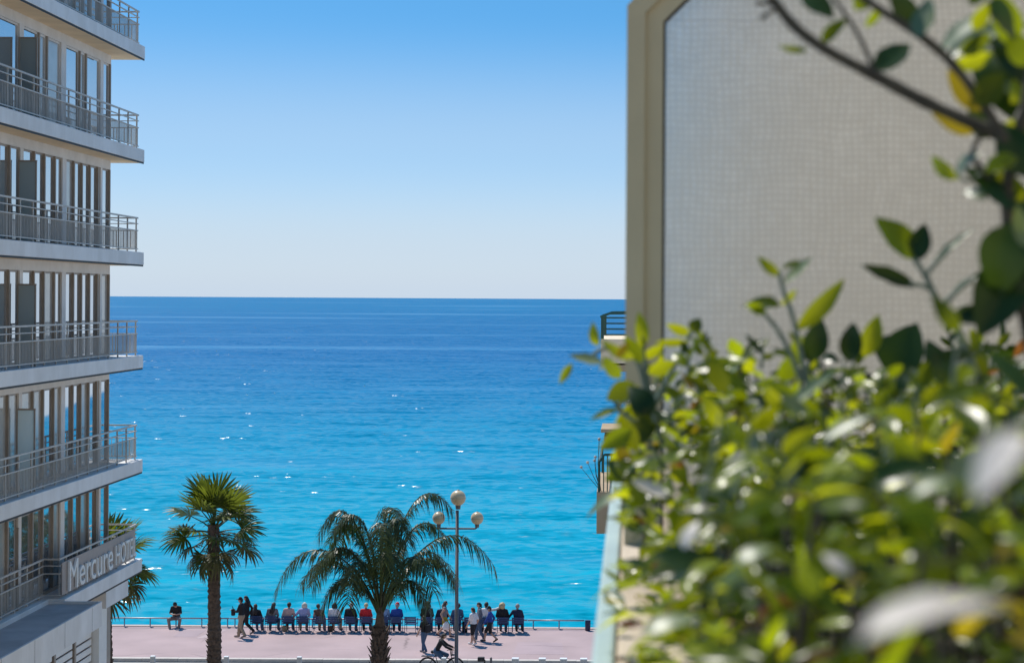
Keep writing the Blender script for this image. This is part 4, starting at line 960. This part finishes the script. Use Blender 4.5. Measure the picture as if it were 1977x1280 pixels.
def person(label, kind, loc, rz=0, H=1.70, skin=0, top='black', sleeve=1.0, bottom='denim', leg=1.0, shoe='black', hair='brown', style='short', hat=None, adj=None, fat=1.0):
    t = thing('person', label, 'person', loc, rz); k = H / 1.72; t.scale = (k, k, k)
    j = pose(kind)
    if adj: j.update(adj)
    if kind.startswith('seat'):
        rl_ = random.Random(label); le = rl_.uniform(-.07, .07); fw = rl_.uniform(-.03, .07); hx = rl_.uniform(-.03, .03)
        for n_, f_ in (('chest', .6), ('neck', .9), ('head', 1.1), ('shl', .8), ('shr', .8), ('ell', .5), ('elr', .5)): j[n_] = j[n_] + V(le * f_ + (hx if n_ == 'head' else 0), fw * f_, -.25 * abs(fw) * f_)
        sp = rl_.uniform(-.03, .06)
        for s_, n_ in ((-1, 'l'), (1, 'r')): j['knee' + n_].x += s_ * sp; j['ank' + n_] = j['ank' + n_] + V(s_ * sp * .6, rl_.uniform(-.12, .1), 0); j['toe' + n_].x += s_ * sp; j['toe' + n_].y = j['ank' + n_].y + .17
    b = MB(); g = fat
    def torso(b, e):
        for s in (-1, 1):
            x = V(s, 0, 0)
            b.caps(j['chest'] + x * .075 + V(0, 0, .02), .10 * g + e, j['waist'] + x * .06, .095 * g + e)
            b.caps(j['waist'] + x * .06, .095 * g + e, j['pel'] + x * .075, .105 * g + e)
        b.caps(j['shl'], .062 + e, j['chest'] + V(0, 0, .10), .085 + e); b.caps(j['shr'], .062 + e, j['chest'] + V(0, 0, .10), .085 + e)
    def arm(b, n, f, e):
        s_, el, wr = j['sh' + n], j['el' + n], j['wr' + n]
        if f <= .5: b.caps(s_, .056 + e, s_.lerp(el, f * 2), .05 + e)
        else: b.caps(s_, .056 + e, el, .044 + e); b.caps(el, .044 + e, el.lerp(wr, (f - .5) * 2), .037 + e)
    def legf(b, n, f, e):
        h_, kn, an = j['hip' + n], j['knee' + n], j['ank' + n]
        if f <= .5: b.caps(h_, .098 * g + e, h_.lerp(kn, f * 2), .075 + e)
        else: b.caps(h_, .098 * g + e, kn, .064 + e); b.caps(kn, .062 + e, kn.lerp(an, (f - .5) * 2), .047 + e)
    torso(b, 0)
    hd = j['head']; hv = (j['head'] - j['neck']).normalized()
    b.caps(j['chest'] + V(0, 0, .1), .06, j['neck'].lerp(hd, .5), .052)
    b.caps(hd - hv * .035 + V(0, .012, 0), .078, hd + hv * .035 - V(0, .008, 0), .092)
    b.caps(hd + V(0, .085, -.01), .016, hd + V(0, .098, -.028), .018)                       # nose
    for s in (-1, 1): b.caps(hd + V(s * .088, -.005, -.02), .018, hd + V(s * .09, -.008, .012), .02)   # ears
    fx = MB()
    for s, n in ((-1, 'l'), (1, 'r')):
        arm(b, n, 1.0, 0); b.caps(j['wr' + n], .033, j['ha' + n], .038); fingers(fx, j['wr' + n], j['ha' + n], -s)
        legf(b, n, 1.0, 0); b.caps(j['ank' + n], .045, j['toe' + n], .036)
    ob = remesh('body', b, SK[skin], t); EXTRA[ob.name] = fx
    eyes = MB()
    for s in (-1, 1): eyes.ball(hd + V(s * .034, .082, .008), (.014, .012, .009), 6, 4)
    eyes.caps(hd + V(-.022, .086, -.052), .007, hd + V(.022, .086, -.052), .007, 5)
    eyes.build('face_features', mat('eyes_lips', (.10,.04,.035), .4), t)
    sh = MB(); torso(sh, .016)
    if sleeve > 0:
        for n in 'lr': arm(sh, n, sleeve, .014)
    remesh('shirt', sh, CL[top], t)
    tr = MB()
    for s in (-1, 1): tr.caps(j['pel'] + V(s * .07, 0, .05), .112 * g + .008, j['pel'] + V(s * .08, 0, -.03), .112 * g + .012)
    for n in 'lr': legf(tr, n, leg, .018)
    remesh('trousers', tr, CL[bottom], t)
    for n in 'lr':
        s_ = MB().caps(j['ank' + n] - V(0, .02, .02), .052, j['toe' + n], .043); remesh('shoe', s_, CL[shoe], t, .018)
    hb = MB(); up = hv
    hb.caps(hd + up * .03 - V(0, .022, 0), .098, hd + up * .04 - V(0, .012, 0), .096)
    hb.caps(hd - V(0, .045, .02), .082, hd + V(0, -.03, .03), .09)
    if style == 'long':
        hb.caps(hd - V(0, .05, .02), .095, j['neck'] - V(0, .10, .08), .10); hb.caps(j['neck'] - V(.05, .10, .05), .075, j['chest'] - V(.05, .12, .0), .05); hb.caps(j['neck'] - V(-.05, .10, .05), .075, j['chest'] - V(-.05, .12, .02), .05)
    if style == 'bob':
        for s in (-1, 1): hb.caps(hd + V(s * .06, -.03, .0), .07, hd + V(s * .07, -.04, -.12), .06)
        hb.caps(hd - V(0, .05, .02), .085, hd - V(0, .06, .13), .07)
    if style == 'curly':
        rr = random.Random(len(label))
        for _ in range(26):
            d = V(rr.gauss(0, 1), rr.gauss(-.5, .8), rr.gauss(.1, .9)).normalized()
            if d.y > .45: continue
            c_ = hd + d * .105; hb.caps(c_, .05, c_ + d * .015 + V(0, 0, -.05), .045)
    if style == 'tail': hb.caps(hd + V(0, -.10, .03), .04, hd + V(0, -.14, -.14), .022)
    remesh('hair', hb, HR[hair], t, .018)
    if hat:
        h_ = MB(); h_.caps(hd + up * .05 - V(0, .012, 0), .106, hd + up * .065 - V(0, .012, 0), .098); remesh('cap', h_, CL[hat], t, .018)
        br = MB(); vs = [];
        br.box(-.07, .07, .08, .175, hd.z + .045, hd.z + .058) if kind != 'railsit' else br.box(-.07, .07, .31, .40, hd.z + .025, hd.z + .038)
        if kind != 'railsit': br.v = [(x, y + hd.y - .0, z) for x, y, z in br.v]
        br.build('peak', CL[hat], t, bevel=.005)
    return t
def seated(px, label, clab, **kw):
    chair(px, clab)
    kind = kw.pop('kind', 'seat')
    p = (P(px, 1205, CY).x, CY - .015, -.02)
    kw['H'] = kw.get('H', 1.66) * 1.06
    return person(label, kind, p, random.uniform(-.12, .12), **kw)
seated(496, 'seated person with long brown hair and black top, leftmost in the chair row', 'blue metal chair at the left end of the row', hair='brown', style='long', top='black', bottom='denim', H=1.56)
seated(525, 'seated person with long black hair and grey top', 'blue metal chair under the person with long black hair', hair='black', style='long', top='grey', bottom='denim')
seated(556, 'seated person with short black hair in a dusty pink shirt', 'blue metal chair under the dusty pink shirt', hair='black', style='short', top='pink', bottom='black', sleeve=.5)
seated(585, 'seated person with white-blond hair in a lavender shirt', 'blue metal chair under the lavender shirt', hair='white', style='bob', top='lav', bottom='taupe', sleeve=.5, kind='seat_arm')
seated(617, 'seated person with bare tanned shoulders and dark sleeveless top', 'blue metal chair under the person with bare shoulders', hair='brown', style='short', top='brown', sleeve=0, bottom='taupe', skin=0, H=1.6)
seated(646, 'seated person with black bobbed hair in a white top', 'blue metal chair under the white top and black bob', hair='black', style='bob', top='white', bottom='khaki')
seated(677, 'seated broad person in a black jacket just left of the feathery palm', 'blue metal chair under the broad black jacket', hair='grey', style='short', top='black', bottom='denim', fat=1.15, skin=1)
seated(707, 'seated person in a bright red shirt beside the feathery palm trunk', 'blue metal chair under the red shirt', hair='blond', style='short', top='red', bottom='black')
seated(740, 'seated person in a light blue shirt partly behind the feathery palm trunk', 'blue metal chair behind the feathery palm trunk', hair='grey', style='short', top='lblue', bottom='denim')
seated(765, 'seated person in a royal blue shirt and red cap', 'blue metal chair under the red cap', hair='grey', style='short', top='blue', bottom='navy', hat='red')
chair(794, 'empty blue metal chair right of the red cap')
seated(824, 'seated person with big curly dark hair and black top', 'blue metal chair under the big curly hair', hair='brown', style='curly', top='black', bottom='denim', H=1.74)
seated(852, 'seated person in navy behind the walker in mustard shorts', 'blue metal chair behind the walker in mustard shorts', hair='grey', style='short', top='navy', bottom='navy')
seated(881, 'seated person in denim blue hidden behind the lamp post', 'blue metal chair behind the lamp post', hair='black', style='short', top='denim', bottom='denim')
chair(908, 'blue metal chair partly hidden by the group with the white top')
seated(938, 'seated person in a white shirt pointing right with one arm', 'blue metal chair under the pointing person', hair='black', style='short', top='white', bottom='navy', kind='seat_point', skin=1, H=1.74)
seated(971, 'seated person with big blond hair in black', 'blue metal chair under the big blond hair', hair='blond', style='curly', top='black', bottom='denim', H=1.70)
seated(1000, 'seated person in dark navy at the right end of the row', 'blue metal chair at the right end of the row', hair='grey', style='short', top='navy', bottom='black', kind='seat_arm', fat=1.08)

p = P(340, 1205, RY); person('person in black shirt and cap sitting on the railing, looking down', 'railsit', (p.x, RY + .03, -.09), R(180), 1.72, top='black', sleeve=.45, bottom='taupe', shoe='white', hat='black', hair='black')
p = G(466, 1231); person('person in black jacket, cap and khaki trousers walking left', 'stroll', p, R(82), 1.76, top='black', bottom='khaki', hat='black', shoe='taupe', hair='black', fat=1.08,
    adj=dict(ell=V(-.25, .10, 1.16), wrl=V(-.18, .34, 1.18), hal=V(-.15, .40, 1.21)))
p = G(474, 1226); person('person all in black walking left on the far side of the khaki trousers', 'walk', (p.x, p.y + .25, 0), R(86), 1.70, top='black', bottom='black', hair='black', style='long', shoe='taupe')
p = G(819, 1260); person('person with long dark hair, black top and jeans walking away with a backpack', 'stroll', p, R(55), 1.56, top='black', sleeve=.3, bottom='denim', shoe='grey', hair='brown', style='long')
bp_ = thing('backpack', 'small black backpack on the walker in jeans', 'backpack', p, R(55))
bpk = MB().box(-.13, .13, -.27, -.145, .88, 1.22).build('bag', CL['black'], bp_, bevel=.05)
for s in (-1, 1): MB().tube([(s * .09, -.15, 1.2), (s * .1, -.09, 1.345), (s * .11, .06, 1.32), (s * .12, .10, 1.15), (s * .11, -.12, .95)], .014, 6).build('strap', CL['black'], bp_)
p = G(858, 1230); person('person in grey sleeveless top and mustard shorts striding right', 'walk', p, R(-82), 1.60, top='grey', sleeve=0, bottom='mustard', leg=.42, shoe='navy', hair='brown', style='bob')
wb = thing('carrier_bag', 'white carrier bag hanging from the hand of the walker in mustard shorts', 'bag', (p.x + .10, p.y - .25, .38))
bb = MB(); vs = [];
for i, (z, a, b2) in enumerate(((0, .13, .05), (.10, .16, .08), (.26, .13, .06), (.38, .03, .02))):
    for jx in range(8):
        q_ = 2 * math.pi * jx / 8; vs.append((a * math.cos(q_) + random.gauss(0, .008), b2 * math.sin(q_) + random.gauss(0, .008), z))
bb.add(vs, [(i * 8 + jx, i * 8 + (jx + 1) % 8, (i + 1) * 8 + (jx + 1) % 8, (i + 1) * 8 + jx) for i in range(3) for jx in range(8)] + [tuple(range(7, -1, -1)), tuple(range(24, 32))]); bb.build('bag', CL['white'], wb, True)
p = G(914, 1245); person('person in white top and black shorts in the walking group', 'stroll', p, R(60), 1.62, top='white', sleeve=.4, bottom='black', leg=.45, shoe='white', hair='brown', style='tail')
p = G(926, 1237); person('person in grey jacket and jeans in the walking group', 'stroll', p, R(100), 1.68, top='grey', bottom='denim', shoe='white', hair='black', style='tail')
p = G(946, 1239); person('person in blue jersey and black shorts at the right of the walking group', 'walk', p, R(88), 1.54, top='blue', sleeve=.9, bottom='black', leg=.5, shoe='black', hair='black', hat='black')
# bags on the ground by the chairs
for px, m_, lab in ((637, 'brown', 'brown leather handbag on the ground by the white top'), (549, 'khaki', 'tan shoulder bag standing beside the dusty pink shirt chair'), (897, 'black', 'black rucksack standing between the chairs right of the lamp post')):
    hbag = thing('handbag', lab, 'bag', (P(px, 1205, CY).x, CY + .1, 0))
    hh = .5 if m_ == 'black' else .26
    MB().box(-.12, .12, -.07, .07, .002, hh).build('bag', CL[m_], hbag, bevel=.04); MB().tube([(-.08, 0, hh - .01), (-.06, 0, hh + .09), (.06, 0, hh + .09), (.08, 0, hh - .01)], .01, 6).build('handle', CL[m_], hbag)
# camera in the hand of the walker in khaki
p = G(452, 1231)
cm = thing('dark_bag', 'dark bag held up by the walker in the black jacket', 'bag', (p.x - .02, p.y - .12, 1.0)); MB().box(-.09, .09, -.07, .07, 0, .30).build('bag', CL['black'], cm, bevel=.05); MB().tube([(0, -.05, .29), (-.04, 0, .42), (0, .05, .29)], .012, 6).build('strap', CL['black'], cm)

# bicycle and rider
bp0 = G(852, 1302, -.13); RZ = R(-90)
bk = thing('bicycle', 'dark city bicycle with front basket ridden past the lamp post', 'bicycle', (bp0.x, bp0.y, -.13), RZ)
def torus(b, c, R_, r_, n_=32, k=6):
    pts = [Vector(c) + Vector((0, R_ * math.cos(2 * math.pi * i / n_), R_ * math.sin(2 * math.pi * i / n_))) for i in range(n_ + 1)]; b.tube(pts, r_, k, False); return b
for yc in (-.55, .55):
    wh = torus(MB(), (0, yc, .345), .325, .02).build('wheel', M['dark'], bk, True)
    torus(MB(), (0, yc, .345), .30, .008).build('rim', M['steel'], wh)
    sp_ = MB()
    for i in range(14): a_ = math.pi * 2 * i / 14; sp_.tube([(0, yc, .345), (0, yc + .3 * math.cos(a_), .345 + .3 * math.sin(a_))], .0025, 4)
    stuff(sp_.build('spokes', M['steel'], wh))
    pts = [Vector((0, yc + .36 * math.cos(R(a_)), .345 + .36 * math.sin(R(a_)))) for a_ in range(20, 190, 15)]; MB().tube(pts, .015, 5).build('mudguard', M['dark'], bk)
fr = MB(); bbk = (0, -.10, .29); hd1 = (0, .38, .80); hd0 = (0, .43, .62); st_ = (0, -.24, .78)
for a_, b2 in ((bbk, st_), (bbk, hd0), (st_, hd0), (hd1, hd0), (bbk, (0, -.55, .345)), (st_, (0, -.55, .345)), (hd0, (0, .55, .345)), (hd1, (0, .35, 1.0)), (st_, (0, -.26, .90))): fr.tube([a_, b2], .017, 6)
fr.build('frame', M['dark'], bk); MB().tube([(-.28, .25, 1.04), (-.2, .34, 1.04), (0, .35, 1.0), (.2, .34, 1.04), (.28, .25, 1.04)], .013, 6).build('handlebar', M['dark'], bk)
MB().caps((0, -.36, .92), .075, (0, -.14, .92), .035).build('saddle', M['dark'], bk, True)
MB().box(-.07, .07, -.80, -.36, .735, .76).build('luggage_rack', M['dark'], bk)
ba = MB(); 
for z in (.80, .88, .96, 1.03): ba.tube([(-.16, .42, z), (.16, .42, z), (.16, .66, z), (-.16, .66, z), (-.16, .42, z)], .006, 4)
for x_ in (-.16, -.08, 0, .08, .16):
    for y_ in (.42, .66): ba.tube([(x_, y_, .80), (x_, y_, 1.03)], .005, 4)
ba.box(-.16, .16, .42, .66, .795, .802); ba.build('basket', M['dark'], bk)
MB().tube([(-.1, -.10, .29), (.1, -.10, .29)], .02, 6).build('crank', M['steel'], bk)
person('cyclist in black jacket and jeans with dark hair riding right', 'cycle', (bp0.x, bp0.y, -.13), RZ, 1.64, top='black', bottom='denim', shoe='white', hair='brown', style='tail', skin=0)
flush(EXTRA)
